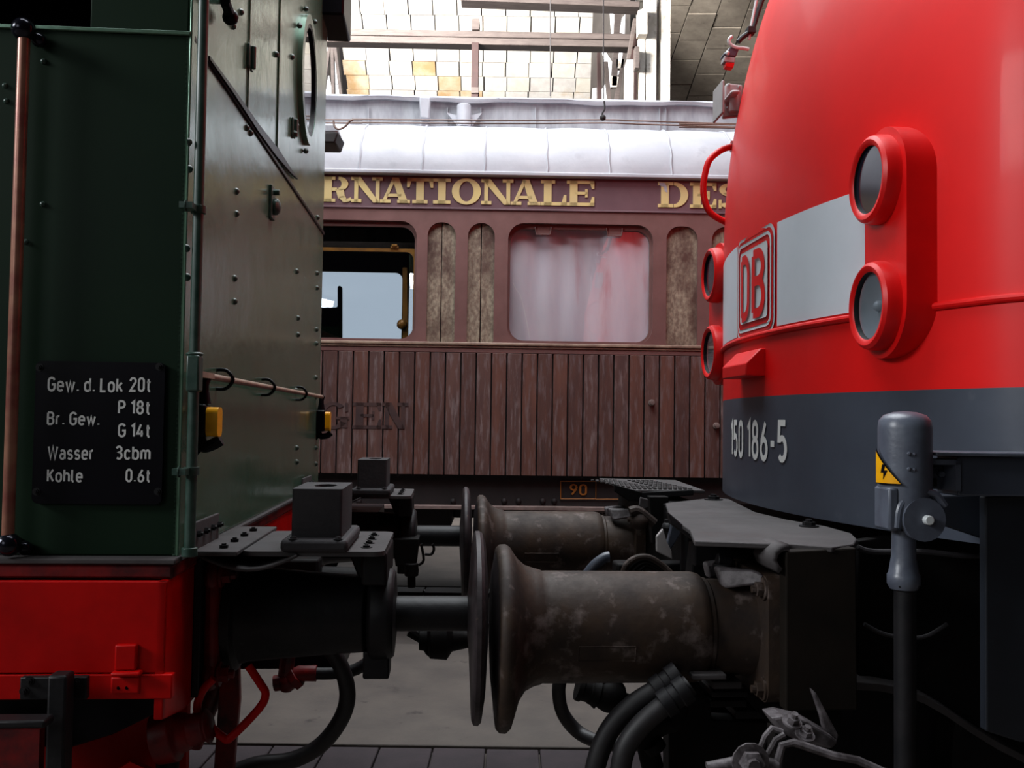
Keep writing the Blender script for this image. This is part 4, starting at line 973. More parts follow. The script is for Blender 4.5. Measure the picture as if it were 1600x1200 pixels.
# red loop handle, brace, hoses
lx = lambda x, y, v=2.47: tv(x, y, v)
build(MB().tube([lx(334, 1060), lx(316, 1080), lx(308, 1108), lx(322, 1128), lx(350, 1153), lx(362, 1151), lx(405, 1107), lx(415, 1085), lx(408, 1070), lx(388, 1040)], .0105, 12, smooth=3), 'uncoupling_loop', red_dull if False else red, parent=tank, label='bent red rod loop')
build(MB().prism([lx(346, 1020, 2.7), lx(372, 1020, 2.7), lx(374, 1095, 2.7), lx(362, 1230, 2.7), lx(332, 1230, 2.7)], (0, .03, 0)), 'hanging_strap', red_dull, parent=tank, bevel=.003)
build(MB().tube([lx(352, 1042, 2.75), lx(318, 1120, 2.75), lx(300, 1165, 2.75)], .028, 12, smooth=3).tube([lx(318, 1125, 2.74), lx(296, 1150, 2.74), lx(272, 1158, 2.74)], .036, 12, smooth=3), 'brake_pipe', red_dull, parent=tank)
build(MB().tube([lx(452, 1010, 2.9), lx(446, 1055, 2.9)], .022, 10).sphere(lx(448, 1066, 2.9), .030, 14).cyl(lx(428, 1068, 2.9), lx(452, 1064, 2.9), .024, n=8).cyl(lx(456, 1064, 2.9), lx(466, 1056, 2.9), .034, n=6).tube([lx(446, 1062, 2.9), lx(470, 1052, 2.9), lx(495, 1052, 2.9)], .024, 12), 'brake_cock', red_dull, parent=tank, bevel=.002)
build(MB().tube([lx(484, 1052, 2.9), lx(520, 1052, 2.9), lx(556, 1046, 2.9), lx(590, 1022, 2.9), lx(600, 1000, 2.9)], .018, 12, smooth=4), 'cock_pipe', black, parent=tank)
build(MB().tube([lx(505, 1000, 2.8), lx(532, 1040, 2.8), lx(543, 1085, 2.8), lx(532, 1125, 2.8), lx(500, 1165, 2.8), lx(455, 1188, 2.8), lx(400, 1195, 2.8), lx(345, 1215, 2.8)], .0235, 16, smooth=6), 'brake_hose', rubber, parent=tank, label='big curved black rubber brake hose')
# wheels of the engine, in shade
for yy in (2.82, 4.16):
    build(MB().lathe((-2.2, yy-.06, .5), (0, 1, 0), [(0, .05), (0, .45), (.02, .48), (.10, .5), (.105, .53), (.13, .53), (.13, .05)], 40), 'wheel', red_dull, parent=tank)

# ================================================================== THE RED ELECTRIC LOCOMOTIVE
VC = 3.525
eloco = thing('electric_locomotive', 'large red electric locomotive nose with slate grey skirt, round headlamps and white number', 'locomotive', (3.0, VC, 0), T)
def nose_u(v, z):
    d = abs(v-VC); u = 1.14 + .183*d*d
    if d > 1.15: t = min((d-1.15)/.36, 1); u += .60*(1-math.sqrt(max(1-t*t, 0)))
    if z > 2.4: u += .16*(z-2.4)**2
    return u
def nose_hit(px, py, off=0):
    d = T.ray(px, py); lo, hi = .5/d[1], 4.6/d[1]; t = lo; st = (hi-lo)/400
    while t < hi:
        p = CAM + d*t
        if p[0] - nose_u(p[1], p[2]) + off > 0: break
        t += st
    for _ in range(20):
        mth = t-st; p = CAM + d*(t-st/2)
        if p[0]-nose_u(p[1], p[2]) + off > 0: t -= st/2
        st /= 2
    return CAM + d*t
dl = [1.51*math.sin(math.pi/2*k/34) for k in range(-34, 35)]
def nose_shell(zs, name, mt, label=None):
    mb = MB(); vs = []; n = len(dl)
    for z in zs:
        for d in dl: vs.append((nose_u(VC+d, z), VC+d, z))
    mb.add(vs, [(i*n+k, i*n+k+1, (i+1)*n+k+1, (i+1)*n+k) for i in range(len(zs)-1) for k in range(n-1)])
    for sg_ in (-1, 1):
        b = len(mb.V); row = []
        for z in zs:
            row += [(nose_u(VC+1.51, z), VC+1.51*sg_, z), (6.5, VC+1.51*sg_, z)]
        mb.add(row, [(2*i, 2*i+1, 2*i+3, 2*i+2) for i in range(len(zs)-1)])
    return build(mb, name, mt, parent=eloco, smooth=60, label=label)
ZS = nose_hit(1600, 605)[2]
ZB0 = nose_hit(1182, 790)[2]
nose_shell([ZB0, ZS], 'skirt_band', slate, 'slate grey lower band of the nose')
nose_shell([ZS+(4.6-ZS)*k/26 for k in range(27)], 'nose_shell', dbred, 'glossy red nose')
mb = MB(); n = len(dl)   # underside closing the skirt
mb.add([(nose_u(VC+d, 1.4)+.0, VC+d, ZB0) for d in dl] + [(6.5, VC+1.5, ZB0), (6.5, VC-1.5, ZB0)], [tuple(range(n+2))])
build(mb, 'skirt_floor', blackgloss, parent=eloco, smooth=0)
def patch(mb, v0, v1, z0, z1, off, n=12):
    vs = []; nz = 4
    for j in range(nz+1):
        for i in range(n+1):
            v = v0+(v1-v0)*i/n; z = z0+(z1-z0)*j/nz; vs.append((nose_u(v, z)-off, v, z))
    return mb.add(vs, [(j*(n+1)+i, j*(n+1)+i+1, (j+1)*(n+1)+i+1, (j+1)*(n+1)+i) for j in range(nz) for i in range(n)])
zb1, zb0 = nose_hit(1325, 304)[2], nose_hit(1325, 489)[2]
build(patch(MB(), nose_hit(1215, 440)[1], 2.66, zb0, zb1, .002), 'pale_band', band, parent=eloco, label='wide pale grey band right of the logo')
build(patch(MB(), nose_hit(1153, 440)[1], 4.4, zb0, zb1, .002), 'pale_band', band, parent=eloco, label='narrow pale grey band left of the logo')
# logo
vL, vR = nose_hit(1155, 450)[1], nose_hit(1210, 440)[1]; zl0, zl1 = nose_hit(1182, 519)[2], nose_hit(1182, 366)[2]
def nmap(off): return lambda x, y, d: (nose_u(x, y)-off-d, x, y)
a, b = min(vL, vR), max(vL, vR); W_ = b-a; Hh = zl1-zl0
def inset(k, r): return rrect(a+k, b-k, zl0+k, zl1-k, r)
mb = MB(); plate(mb, [inset(-.012, .05)], nmap(.004)); build(mb, 'logo_ground', logowhite, parent=eloco, smooth=0)
mb = MB(); plate(mb, [inset(0, .045)], nmap(.0055)); build(mb, 'logo_red_ring', dbred2, parent=eloco, smooth=0)
mb = MB(); plate(mb, [inset(.012, .04), inset(.024, .032)[::-1]], nmap(.007)); build(mb, 'logo_line', logowhite, parent=eloco, smooth=0)
mb = MB(); plate(mb, [inset(.045, .02)], nmap(.007)); build(mb, 'logo_field', logowhite, parent=eloco, smooth=0)
for ch, s0, s1 in (('D', .15, .43), ('B', .50, .84)):
    mb = MB()
    text_mesh(mb, ch, lambda s, t: (nose_u(b-W_*(s0+s*(s1-s0)), zl0)-.0085, b-W_*(s0+s*(s1-s0)), zl0+Hh*(.13+.72*t)), .165)
    build(mb, 'logo_letter', dbred2, parent=eloco, smooth=0, label='red letter %s' % ch)
# running number
na, nb = nose_hit(1143, 690), nose_hit(1231, 690)
zn0, zn1 = nose_hit(1190, 721)[2], nose_hit(1190, 655)[2]
mb = MB()
text_mesh(mb, '150 186-5', lambda s, t: (nose_u(na[1]+s*(nb[1]-na[1]), 1.5)-.003, na[1]+s*(nb[1]-na[1]), zn0+t*(zn1-zn0)), .17, .12)
build(mb, 'running_number', white_tx, parent=eloco, smooth=0, label='white running number 150 186-5')
# ridge moulding
zr = nose_hit(1325, 496)[2]
build(MB().tube([(nose_u(VC+d, zr)-.004, VC+d, zr-.004) for d in dl[3:-3]], .011, 10), 'ridge_moulding', dbred2, parent=eloco)
# headlamp housings
def lamps(v, xu, yu, yl):
    cu_ = T.v(xu, yu, v); cl = T.v(xu+3, yl, v); uf = cu_[0]
    r = .128; ro = .150; gi = .031
    loops = [[(v+ro*math.cos(math.radians(q)), cu_[2]+ro*math.sin(math.radians(q))) for q in range(0, 181, 9)] + [(v-ro*math.cos(math.radians(q)), cl[2]-ro*math.sin(math.radians(q))) for q in range(0, 181, 9)]]
    mb = MB(); plate(mb, loops, lambda x, y, d: (uf+.045+d*(1 if d < .1 else 1), x, y), .26)
    hs = build(mb, 'headlamp_housing', dbred2, parent=eloco, bevel=.018, seg=3, smooth=50)
    for c, nm in ((cu_, 0), (cl, 1)):
        o = (uf, v, c[2])
        lamp = build(MB().lathe(o, (1, 0, 0), [(.004, r-gi), (-.002, r-.025), (-.004, r-.014), (.004, r-.004), (.02, r), (.06, r)], 40, cap=False), 'lamp_ring', dbred2, parent=eloco)
        build(MB().lathe(o, (1, 0, 0), [(.004, r-gi), (.02, r-gi)], 40, cap=False), 'glass_seal', black, parent=lamp)
        build(MB().lathe(o, (1, 0, 0), [(.012, r-gi+.001), (.014, r-gi+.001)], 40), 'lamp_glass', lampglass if nm else glassdark, parent=lamp)
        if nm:
            build(MB().lathe(o, (1, 0, 0), [(.02, r-gi-.001), (.028, r-.045), (.037, .05), (.039, .001)], 36, cap=False), 'reflector', reflector, parent=lamp)
            build(MB().sphere((uf+.035, v, c[2]), .016, 12), 'bulb', reflector, parent=lamp)
lamps(2.67, 1354, 281, 478); lamps(4.38, 1107, 430, 551)
# hooded step on the nose
zh0, zh1 = nose_hit(1170, 591)[2], nose_hit(1170, 552)[2]
va, vb = nose_hit(1196, 570)[1], nose_hit(1158, 570)[1]
uu = nose_u(VC, 1.8)
mb = MB().prism([(uu+.02, va, zh1+.005), (uu-.015, va, zh1+.005), (uu-.07, va, zh0+.045), (uu-.07, va, zh0), (uu+.02, va, zh0)], (0, vb-va, 0))
build(mb, 'step_hood', dbred2, parent=eloco, bevel=.004)
# far side handrail loop, horn box, cable socket
hv = 4.22
hp_ = [T.v(x, y, hv) for x, y in ((1145, 229), (1128, 234), (1109, 250), (1101, 275), (1099, 300), (1105, 325), (1117, 338), (1140, 350))]
build(MB().tube(hp_, .0145, 14, smooth=5).cyl(hp_[0]+Vector((-.008, 0, 0)), hp_[0]+Vector((.0, 0, 0)), .026, n=14).cyl(hp_[-1]+Vector((-.012, 0, 0)), hp_[-1], .026, n=14), 'grab_handle', dbred2, parent=eloco)
hb = lambda x, y, v=4.22: T.v(x, y, v)
o = build(MB().prism([hb(1136, 129), hb(1161, 132), hb(1158, 181), hb(1130, 184), hb(1131, 160), hb(1133, 135)], (0, .03, 0)).prism([hb(1143, 140, 4.1), hb(1156, 140, 4.1), hb(1156, 146, 4.1), hb(1143, 146, 4.1)], (0, .15, 0)), 'socket_box', paleplastic, parent=eloco, bevel=.008, label='pale grey socket box')
build(MB().cyl(hb(1149, 143, 4.17), hb(1147, 176, 4.17), .024, n=16).box(hb(1128, 180, 4.1)[0], hb(1132, 180, 4.1)[0], 4.1, 4.25, hb(1130, 190)[2], hb(1130, 140)[2]), 'socket_cap', paleplastic, parent=o, bevel=.004)
for p in ((1139, 132), (1155, 135), (1137, 168), (1153, 178)): build(MB().sphere(hb(*p, 4.215), .006, 8), 'screw', reflector, parent=o)
o = build(MB().prism([hb(1141, 73), hb(1156, 74), hb(1150, 89), hb(1130, 86), hb(1132, 82)], (0, .06, 0)), 'cable_socket', slate2, parent=eloco, bevel=.005)
build(MB().prism([hb(1132, 87), hb(1149, 90), hb(1148, 98), hb(1131, 96)], (0, .05, 0)), 'socket_lid', paleplastic, parent=o, bevel=.003)
build(MB().prism([hb(1134, 97), hb(1148, 98), hb(1146, 106), hb(1134, 104)], (0, .04, 0)), 'red_plug', dbred2, parent=o, bevel=.003)
build(MB().sphere(hb(1137, 83, 4.215), .01, 10), 'bright_screw', chrome if False else reflector, parent=o)
build(MB().tube([hb(1144, 57), hb(1139, 62), hb(1141, 69), hb(1150, 74), hb(1160, 75), hb(1170, 77)], .008, 10, smooth=4), 'steel_hook', reflector, parent=o)
build(MB().tube([hb(1153, 66), hb(1158, 60), hb(1166, 54), hb(1173, 50)], .012, 10, smooth=4).tube([hb(1173, 50), hb(1178, 40), hb(1184, 20), hb(1191, 0), hb(1198, -20)], .011, 10, smooth=3).box(hb(1167, 50)[0], hb(1179, 50)[0], 4.2, 4.25, hb(1170, 53)[2], hb(1170, 43)[2]), 'cable', rubber, parent=eloco, bevel=.002)
build(MB().tube([hb(1170, 62), hb(1172, 50), hb(1178, 20), hb(1186, -20)], .007, 8, smooth=3), 'cable_conduit', reflector, parent=eloco)

# socket post on the buffer beam
pv = 2.2
pc = T.v(1414, 730, pv); pr = (T.v(1454, 700, pv)[0]-T.v(1376, 700, pv)[0])/2
pz1, pz0 = T.v(1414, 642, pv-pr)[2], T.v(1414, 822, pv-pr)[2]
h = pz1-pz0
post = build(MB().lathe((pc[0], pv, pz0), (0, 0, 1), [(0, pr), (h-.040, pr), (h-.022, pr*.96), (h-.009, pr*.78), (h-.002, pr*.42), (h, .001)], 40), 'socket_post', slate2, parent=eloco, smooth=50, label='grey domed coupler socket post')
zpb = T.v(1414, 828, pv)[2]
build(MB().box(pc[0]-pr*1.02, pc[0]-pr*.62, pv-pr*.8, pv+pr*.5, T.v(1380, 826, pv)[2], T.v(1380, 760, pv)[2]), 'post_flange', slate2, parent=post, bevel=.006)
mb = MB(); cxp = (pc[0]+.004, (pz0+zpb)/2)
pcz = T.v(1425, 808, pv)[2]; pcu = T.v(1425, 808, pv)[0]
build(MB().lathe((pcu, pv-pr*1.0, pcz), (0, 1, 0), [(0, .018), (0, .034), (.02, .038), (.07, .038)], 28).prism([(pcu-.04, pv-pr*.98, pcz-.026), (pcu+.045, pv-pr*.98, pcz-.03), (pcu+.045, pv-pr*.98, pcz-.012), (pcu-.04, pv-pr*.98, pcz-.012)], (0, .07, 0)), 'hinge_knuckle', slate2, parent=post, bevel=.004)
build(MB().lathe((pcu+.005, pv-pr*1.25, pcz), (0, 1, 0), [(0, .011), (.05, .012)], 12), 'hinge_pin', reflector, parent=post, bevel=.002)
build(MB().tube([(pcu-.058, pv-pr*.75, pcz-.02), (pcu-.05, pv-pr*.75, pcz+.03), (pcu-.015, pv-pr*.75, pcz+.058), (pcu+.03, pv-pr*.75, pcz+.058), (pcu+.055, pv-pr*.75, pcz+.03)], .009, 10, smooth=5).lathe((pcu, pv-pr*1.01, pcz), (0, 1, 0), [(0, .050), (.02, .050)], 24), 'hinge_arch', slate2, parent=post)
zc_ = [T.v(1412, y, pv)[2] for y in (828, 870, 895, 898, 912, 920)]
rr_ = [(T.v(1412+q, 870, pv)[0]-T.v(1412, 870, pv)[0]) for q in (17, 18, 22, 24, 24, 20)]
uc = T.v(1412, 870, pv)[0]
build(MB().lathe((uc, pv, 0), (0, 0, 1), [(z, r) for z, r in zip(zc_, rr_)][::-1], 32), 'connector', slate2, parent=post, smooth=40)
for q in (-.022, .022): build(MB().sphere((uc+q, pv-.026, zc_[4]-.002), .0035, 8), 'connector_screw', black, parent=post)
build(MB().cyl((uc+.003, pv, zc_[5]+.004), (uc+.003, pv, .25), rr_[0]*.95, n=24), 'cable_rod', black, parent=post)
# warning triangle on the post
def cyl_pt(phi, z, off): a_ = math.radians(phi); return (pc[0]+math.sin(a_)*(pr+off), pv-math.cos(a_)*(pr+off), z)
zt0, zt1 = T.v(1385, 758, pv-pr)[2], T.v(1380, 700, pv-pr)[2]
def tri(mb, k, off):
    zb_, zt_ = zt0+k*.7, zt1-k*2.2; n_ = 14; L0, L1 = -92+k*500, -30-k*900
    vs = []
    for i in range(n_+1):
        t = i/n_; ph = L0+(L1-L0)*t
        vs += [cyl_pt(ph, zb_, off), cyl_pt(ph, zt_-(zt_-zb_)*t, off)]
    return mb.add(vs, [(2*i, 2*i+2, 2*i+3, 2*i+1) for i in range(n_)])
ofs = .012
build(tri(MB(), 0, .008), 'warning_border', blackgloss, parent=post, smooth=0)
build(tri(MB(), .004, .0095), 'warning_triangle', yellow, parent=post, smooth=0, label='yellow warning triangle')
zm = (zt0*2+zt1)/3
build(MB().add([cyl_pt(-70, zm+.018, .0105), cyl_pt(-62, zm+.018, .0105), cyl_pt(-66, zm+.004, .0105), cyl_pt(-58, zm+.004, .0105), cyl_pt(-68, zm-.018, .0105), cyl_pt(-67, zm-.002, .0105), cyl_pt(-74, zm-.002, .0105)], [(0, 1, 2, 3, 4, 5, 6)]), 'lightning_mark', blackgloss, parent=post, smooth=0)
for y in (709, 733):
    build(MB().sphere(T.v(1420, y, pv-pr*.98), .005, 8).sphere(T.v(1428, y+1, pv-pr*.96), .005, 8), 'weld_beads', slate2, parent=post)
# carrier bar and clevis
bar = build(MB().box(T.v(1483, 740, 2.24)[0], 4.2, 2.20, 2.30, T.v(1500, 775, 2.2)[2], T.v(1500, 712, 2.2)[2]), 'carrier_bar', slate, parent=eloco, bevel=.004)
build(MB().box(T.v(1440, 740, 2.24)[0], 4.2, 2.17, 2.32, T.v(1500, 712, 2.2)[2], T.v(1500, 706, 2.2)[2]), 'bar_top', slate2, parent=bar, bevel=.003)
cl0, cl1 = T.v(1436, 740, 2.24)[0], T.v(1484, 740, 2.24)[0]
cz0, cz1 = T.v(1460, 765, 2.24)[2], T.v(1460, 717, 2.24)[2]
build(MB().box(cl0, cl1, 2.19, 2.30, cz1-.012, cz1).box(cl1-.012, cl1, 2.19, 2.30, cz0, cz1).box(cl0+.02, cl1-.012, 2.26, 2.27, cz0, cz1).bolt((cl0+.055, 2.255, (cz0+cz1)/2), (0, -1, 0), .013, .02), 'clevis', slate2, parent=bar, bevel=.003)
build(MB().box(cl0-.03, cl0+.02, 2.19, 2.22, cz0+.01, cz0+.03), 'clevis_pin', black, parent=bar, bevel=.003)

# buffer beam, deck plate
UB = .855
zd = T.v(1200, 850, 2.45)[2]
dpts = [(1040, 786), (1118, 777), (1140, 780), (1180, 800), (1230, 812), (1290, 822), (1330, 833), (1339, 842), (1334, 850), (1300, 855), (1240, 850), (1190, 849), (1085, 845), (1078, 828), (1046, 806)]
D = [T.z(x, y, zd) for x, y in dpts]
build(MB().box(UB+.03, 1.05, 2.50, 4.93, .80, zd-.02), 'buffer_beam', black2, parent=eloco, bevel=.006)
deck = build(MB().prism(D, (0, 0, -.014)), 'deck_plate', dusty, parent=eloco, bevel=.003, label='dusty grey deck plate under the nose')
for px, py in ((1264, 823), (1115, 781)):
    p = T.z(px, py, zd); build(MB().bolt(p, (0, 0, 1), .020 if px > 1200 else .025, .02), 'deck_bolt', red_dull if False else black, parent=deck)
# folded front edge curling down at the right
cz_ = [(1232, 850), (1218, 853), (1208, 862), (1204, 876), (1210, 890), (1217, 896)]
cpv = 2.40
Pq = [T.v(x, y, cpv) for x, y in cz_]
mb = MB(); vs = []
for p in Pq: vs += [p, p+Vector((0, .14, 0))]
mb.add(vs, [(2*i, 2*i+1, 2*i+3, 2*i+2) for i in range(len(Pq)-1)])
o = build(mb, 'curled_edge', dusty, parent=deck); md = o.modifiers.new('thick', 'SOLIDIFY'); md.thickness = .016
def px_prism(pts, v, d, mt, name, parent, bevel=.004, label=None):
    return build(MB().prism([T.v(x, y, v) for x, y in pts], (0, d, 0)), name, mt, parent=parent, bevel=bevel, label=label, smooth=0)
px_prism([(1086, 847), (1206, 850), (1203, 876), (1206, 885), (1086, 885)], 2.80, .05, black, 'front_plate', deck)
px_prism([(1044, 800), (1078, 829), (1084, 845), (1050, 820)], 2.9, .04, greyiron, 'edge_fold', deck)
# right buffers
BZ = 1.05
def squash(mb, v):
    for p in mb.V:
        dz = p.z-BZ; r = math.hypot(dz, p.y-v)
        if r > .158:
            t = min((r-.158)/.09, 1); p.z = BZ + dz*(1-.18*t if dz > 0 else 1+.03*t)
    return mb
def right_buffer(v):
    S_ = .020
    bm_ = MB().lathe((S_, v, BZ), (1, 0, 0), [(.118, .235), (.121, .260), (.130, .269), (.146, .270), (.158, .260), (.167, .235), (.180, .196), (.198, .170), (.222, .158), (.24, .1535), (.246, .150), (.26, .1505), (.66, .1495), (.68, .145), (.69, .135)], 64)
    squash(bm_, v)
    bf = build(bm_, 'buffer', barrel, parent=eloco, smooth=45, label='large rusty buffer with flared disc')
    build(squash(MB().lathe((S_, v, BZ), (1, 0, 0), [(.1075, .001), (.108, .15), (.1185, .236)], 64, cap=False), v), 'buffer_face', rim, parent=bf)
    build(MB().lathe((0, v, BZ), (1, 0, 0), [(.6, .13), (.70, .134), (.72, .134), (.725, .130), (.86, .130), (.88, .14)], 48), 'inner_sleeve', barrel, parent=bf, label='grey and rust inner sleeve')
    f0 = T.v(1197, 980, v-.17)[0] if v < 3 else RB[0]
    RB.append(f0)
    mb = MB(); plate(mb, [rrect(v-.19, v+.19, BZ-.165, BZ+.165, .04)], lambda x, y, d: (f0+d, x, y), .042)
    build(mb, 'buffer_flange', barrel, parent=bf, bevel=.005)
    for dv in (-.155, .155):
        for dz in (-.13, .13):
            build(MB().bolt((f0, v+dv, BZ+dz), (-1, 0, 0), .020, .03), 'flange_bolt', barrel, parent=bf, bevel=.002)
    build(MB().prism([(f0-.09, v-.1, BZ+.12), (f0, v-.15, BZ+.14), (f0, v-.15, BZ+.17), (f0-.02, v-.12, BZ+.172), (f0-.1, v-.06, BZ+.17)], (0, .05, 0)), 'cast_lug', scuffed, parent=bf, bevel=.008)
    build(MB().prism([(f0-.09, v+.05, BZ+.12), (f0, v+.1, BZ+.14), (f0, v+.1, BZ+.17), (f0-.1, v+.05, BZ+.165)], (0, .05, 0)), 'cast_lug', scuffed, parent=bf, bevel=.008)
    # embossed maker's frame, blank
    Q = []
    for (u_, a_) in ((.35, -8), (.50, -8), (.50, -24), (.35, -24)):
        Q.append((u_, v-math.cos(math.radians(a_))*.1505, BZ+math.sin(math.radians(a_))*.1505))
    mb = MB()
    for i in range(4): mb.tube([Q[i], Q[(i+1) % 4]], .0022, 6)
    build(mb, 'embossed_frame', barrel, parent=bf)
    return bf
RB = []
right_buffer(2.65); right_buffer(4.40)
# tall frame plates behind and under the near buffer
px_prism([(1228, 862), (1338, 856), (1340, 1110), (1228, 1112)], 2.40, .05, plate_dark, 'frame_end_plate', eloco, label='brownish frame end plate')
px_prism([(1342, 845), (1545, 815), (1545, 1160), (1470, 1103), (1400, 1072), (1342, 1066)], 2.75, .04, black2, 'bogie_guard', eloco)
mb = MB(); pts = [T.v(x, y, 2.70) for x, y in ((1335, 1066), (1372, 1068), (1410, 1075), (1445, 1088), (1480, 1108), (1515, 1132), (1560, 1160), (1620, 1190))]
vs = []
for p in pts: vs += [p, p+Vector((0, .13, .02)), p+Vector((0, .13, -.0)), p+Vector((0, 0, -.022))]
mb.add(vs, [(4*i+j, 4*i+(j+1) % 4, 4*i+4+(j+1) % 4, 4*i+4+j) for i in range(len(pts)-1) for j in range(4)])
build(mb, 'guard_flange', dusty, parent=eloco, bevel=.002, label='scuffed lower flange of the guard')
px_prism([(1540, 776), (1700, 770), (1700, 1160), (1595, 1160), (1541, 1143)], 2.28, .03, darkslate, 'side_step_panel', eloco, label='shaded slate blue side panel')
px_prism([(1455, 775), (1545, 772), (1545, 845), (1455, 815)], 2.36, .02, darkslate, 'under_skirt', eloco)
build(MB().tube([T.v(x, y, 2.6) for x, y in ((1340, 855), (1365, 862), (1440, 862), (1500, 868), (1540, 868))], .008, 8, smooth=4), 'air_pipe', greyiron, parent=eloco)
build(MB().tube([T.v(x, y, 2.65) for x, y in ((1350, 975), (1385, 992), (1440, 996), (1480, 975))], .006, 8, smooth=4), 'sand_pipe', greyiron, parent=eloco)
build(MB().box(1.0, 3.4, 2.85, 4.3, .35, 1.25), 'bogie_frame', blackgloss, parent=eloco, bevel=.02)
for yy in (2.82, 4.16):
    build(MB().lathe((2.1, yy-.06, .62), (0, 1, 0), [(0, .05), (0, .56), (.02, .6), (.10, .62), (.105, .65), (.13, .65), (.13, .05)], 40), 'wheel', black2, parent=eloco)
# step ledges right of the buffer
for k, (x0, y0, x1, y1) in enumerate(((1082, 1052, 1136, 1063), (1114, 1063, 1160, 1077), (1112, 1078, 1170, 1090), (1110, 1092, 1168, 1106), (1150, 1108, 1215, 1124))):
    a = T.v(x0, y1, 2.5+.06*k); b = T.v(x1, y0, 2.5+.06*k)
    build(MB().box(a[0], b[0], a[1], a[1]+.14, a[2], b[2]-.003), 'step_ledge', dusty if k < 2 else black, parent=eloco, bevel=.004)
# scuffed bracket bottom right
bk = px_prism([(1205, 1122), (1224, 1119), (1262, 1128), (1300, 1150), (1311, 1160), (1300, 1171), (1285, 1168), (1240, 1155), (1222, 1146)], 2.3, .08, scuffed, 'life_guard_bracket', eloco, .006, 'scuffed grey bracket with two bolts')
px_prism([(1268, 1076), (1276, 1084), (1311, 1150), (1306, 1164), (1290, 1150), (1283, 1120)], 2.32, .02, scuffed, 'upright_fin', bk)
for px, py in ((1236, 1128), (1256, 1148)): build(MB().bolt(T.v(px, py, 2.29)+Vector((0, -.005, 0)), (.15, -.5, 1), .016, .025), 'bracket_bolt', scuffed, parent=bk)
for k, pts in enumerate((((1186, 1175), (1196, 1150), (1206, 1138), (1222, 1144)), ((1200, 1178), (1212, 1156), (1226, 1148)), ((1212, 1200), (1222, 1164), (1240, 1160), (1300, 1180), (1340, 1188), (1400, 1215)))):
    build(MB().tube([T.v(x, y, 2.28-.01*k) for x, y in pts], .008 if k < 2 else .010, 8), 'pressed_rib', scuffed, parent=bk)
build(MB().tube([T.v(x, y, 2.26) for x, y in ((1105, 1200), (1165, 1188), (1180, 1190), (1215, 1195))], .014, 12).bolt(T.v(1172, 1190, 2.24), (0, -1, 0), .03, .03), 'valve_rod', scuffed, parent=bk, bevel=.002)
px_prism([(1222, 1166), (1300, 1182), (1420, 1212), (1420, 1300), (1215, 1300)], 2.32, .03, black2, 'life_guard', eloco)
# checkered step platform over the far buffer
zk = T.v(1020, 768, 3.95)[2]
kp_ = [T.z(x, y, zk) for x, y in ((962, 757), (1082, 757), (1090, 763), (1003, 768))]
ck = build(MB().prism([(kp_[0][0], 4.85, zk), (kp_[1][0], 4.75, zk), (kp_[2][0], 4.05, zk), (kp_[3][0]-.03, 4.02, zk)], (0, 0, -.012)), 'step_tread', dusty, parent=eloco, bevel=.002, label='chequered step tread over the far buffer')
cm = MB()
for i in range(12):
    for j in range(9):
        u_ = kp_[3][0]-.01+i*.022 - (j*.012 if i < 6 else j*.006); v_ = 4.07+j*.07
        cm.box(u_, u_+.012, v_, v_+.03, zk-.001, zk+.006)
build(cm, 'tread_studs', dusty, parent=ck, stuff=True, smooth=0)
px_prism([(1003, 769), (1084, 765), (1084, 774), (1032, 778), (1003, 782)], 4.02, .02, black, 'tread_side', ck)
px_prism([(960, 757), (1003, 769), (1003, 783), (982, 783), (960, 768)], 4.01, .02, black2, 'tread_end', ck)
px_prism([(1015, 776), (1045, 776), (1045, 850), (1020, 850)], 3.9, .06, black2, 'tread_post', ck)
px_prism([(1001, 777), (1013, 780), (1014, 793), (1003, 797), (999, 790)], 3.88, .02, dusty, 'latch_plate', ck)
# coupling gear on the far side of the deck
g2 = lambda x, y, v=3.3: T.v(x, y, v)
build(MB().cyl(g2(1075, 830), g2(1075, 905), .027, n=20).lathe(g2(1075, 830), (0, 0, 1), [(0, .03), (.006, .03), (.006, .018), (-.002, .016)], 20), 'hose_socket', black, parent=eloco, label='black upright hose socket')
px_prism([(1052, 810), (1060, 811), (1084, 824), (1090, 834), (1080, 832), (1066, 830), (1044, 866), (1040, 860)], 3.45, .03, slate2, 'lever_plate', eloco)
px_prism([(1026, 838), (1036, 826), (1042, 846), (1050, 862), (1051, 874), (1034, 866), (1026, 862)], 3.4, .02, paleplastic, 'worn_latch', eloco)
build(MB().tube([g2(x, y, 3.6) for x, y in ((984, 800), (996, 798), (1010, 808), (1022, 818))], .02, 10, smooth=4).sphere(g2(1000, 815, 3.6), .035, 10), 'far_latch', barrel, parent=eloco)
build(MB().sphere(g2(1046, 824, 3.5), .03, 12, (1, 1, .8)).cyl(g2(1044, 834, 3.5), g2(1046, 812, 3.5), .018), 'latch_knob', black, parent=eloco)
px_prism([(1086, 850), (1150, 850), (1150, 905), (1080, 905)], 2.9, .08, black, 'hook_block', eloco)
build(MB().cyl(g2(1120, 875, 2.7), g2(1142, 878, 2.7), .02, n=16).cyl(g2(1130, 880, 2.7), g2(1130, 896, 2.7), .03, n=16), 'cock_handle', black, parent=eloco, bevel=.003)
for k in range(4):
    o_ = k*6
    build(MB().tube([g2(x, y, 3.0+.03*k) for x, y in ((972+o_, 905), (978+o_, 884+o_*.6), (994+o_*.7, 872+o_*.7), (1014, 871+o_*.8), (1036, 884+o_*.6), (1052, 900))], .010, 10, smooth=5), 'coiled_hose', barrel if k == 0 else black2, parent=eloco)
build(MB().tube([g2(x, y, 3.2) for x, y in ((912, 905), (928, 884), (944, 872), (952, 870))], .018, 12, smooth=4), 'hose_end', slate, parent=eloco)
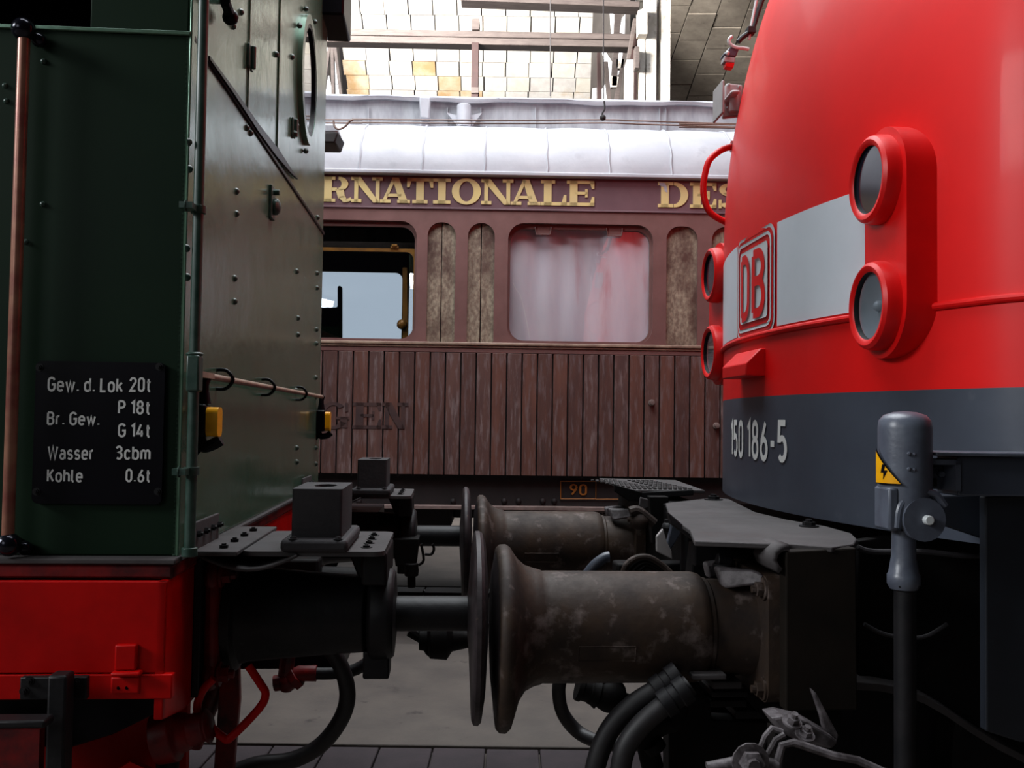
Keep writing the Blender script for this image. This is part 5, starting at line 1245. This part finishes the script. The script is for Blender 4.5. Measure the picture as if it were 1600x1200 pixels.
# draw hook, screw coupling
cpl2 = build(MB().box(.62, .9, VC-.05, VC+.05, .92, 1.1).tube([g2(1030, 1010, VC), g2(960, 1050, VC), g2(930, 1075, VC)], .035, 12), 'draw_hook', black2, parent=eloco, bevel=.01)
build(MB().sphere(g2(952, 1085, VC), .065, 16).tube([g2(905, 1072, VC), g2(935, 1082, VC), g2(990, 1100, VC)], .030, 14).lathe(g2(902, 1072, VC), (1, 0, -.3), [(0, .03), (0, .05), (.02, .052), (.02, .046), (.05, .046), (.05, .05), (.06, .05), (.08, .06)], 18), 'coupling_screw', black2, parent=cpl2, bevel=.002)
# hoses in front
bh = lambda x, y, v: T.v(x, y, v)
build(MB().tube([bh(878, 1050, 2.95), bh(873, 1080, 2.95), bh(880, 1115, 2.95), bh(905, 1145, 2.95), bh(940, 1160, 2.9), bh(975, 1165, 2.9)], .021, 14, smooth=6), 'brake_hose', rubber, parent=eloco, label='curved black brake hose')
build(MB().tube([bh(1060, 1050, 2.5), bh(1030, 1075, 2.5), bh(985, 1105, 2.5), bh(950, 1145, 2.5), bh(930, 1200, 2.5), bh(925, 1260, 2.5)], .027, 16, smooth=6), 'brake_hose', rubber, parent=eloco)
build(MB().tube([bh(1078, 1070, 2.45), bh(1040, 1100, 2.45), bh(1000, 1135, 2.45), bh(975, 1175, 2.45), bh(965, 1240, 2.45)], .027, 16, smooth=6), 'brake_hose', rubber, parent=eloco)
for (x, y, v_) in ((1038, 1070, 2.5), (1050, 1092, 2.45)):
    p = bh(x, y, v_); build(MB().lathe(p, (.8, 0, .55), [(-.03, .03), (-.03, .036), (0, .036), (0, .032), (.02, .032), (.02, .037), (.05, .037)], 16), 'hose_clamp', black, parent=eloco, bevel=.002)
build(MB().tube([bh(1060, 1100, 2.6), bh(1052, 1125, 2.6), bh(1036, 1130, 2.6), bh(1012, 1145, 2.6), bh(1012, 1165, 2.6), bh(1020, 1200, 2.6)], .030, 12, smooth=4).cyl(bh(1018, 1160, 2.58), bh(1026, 1172, 2.58), .03), 'hose_cock', black2, parent=eloco)
px_prism([(1050, 1065), (1110, 1065), (1112, 1125), (1200, 1130), (1200, 1320), (1045, 1320), (1045, 1130)], 2.75, .08, black2, 'snow_plough_arm', eloco)
px_prism([(1110, 905), (1235, 905), (1235, 1130), (1110, 1130)], 2.9, .08, blackgloss, 'beam_web', eloco)
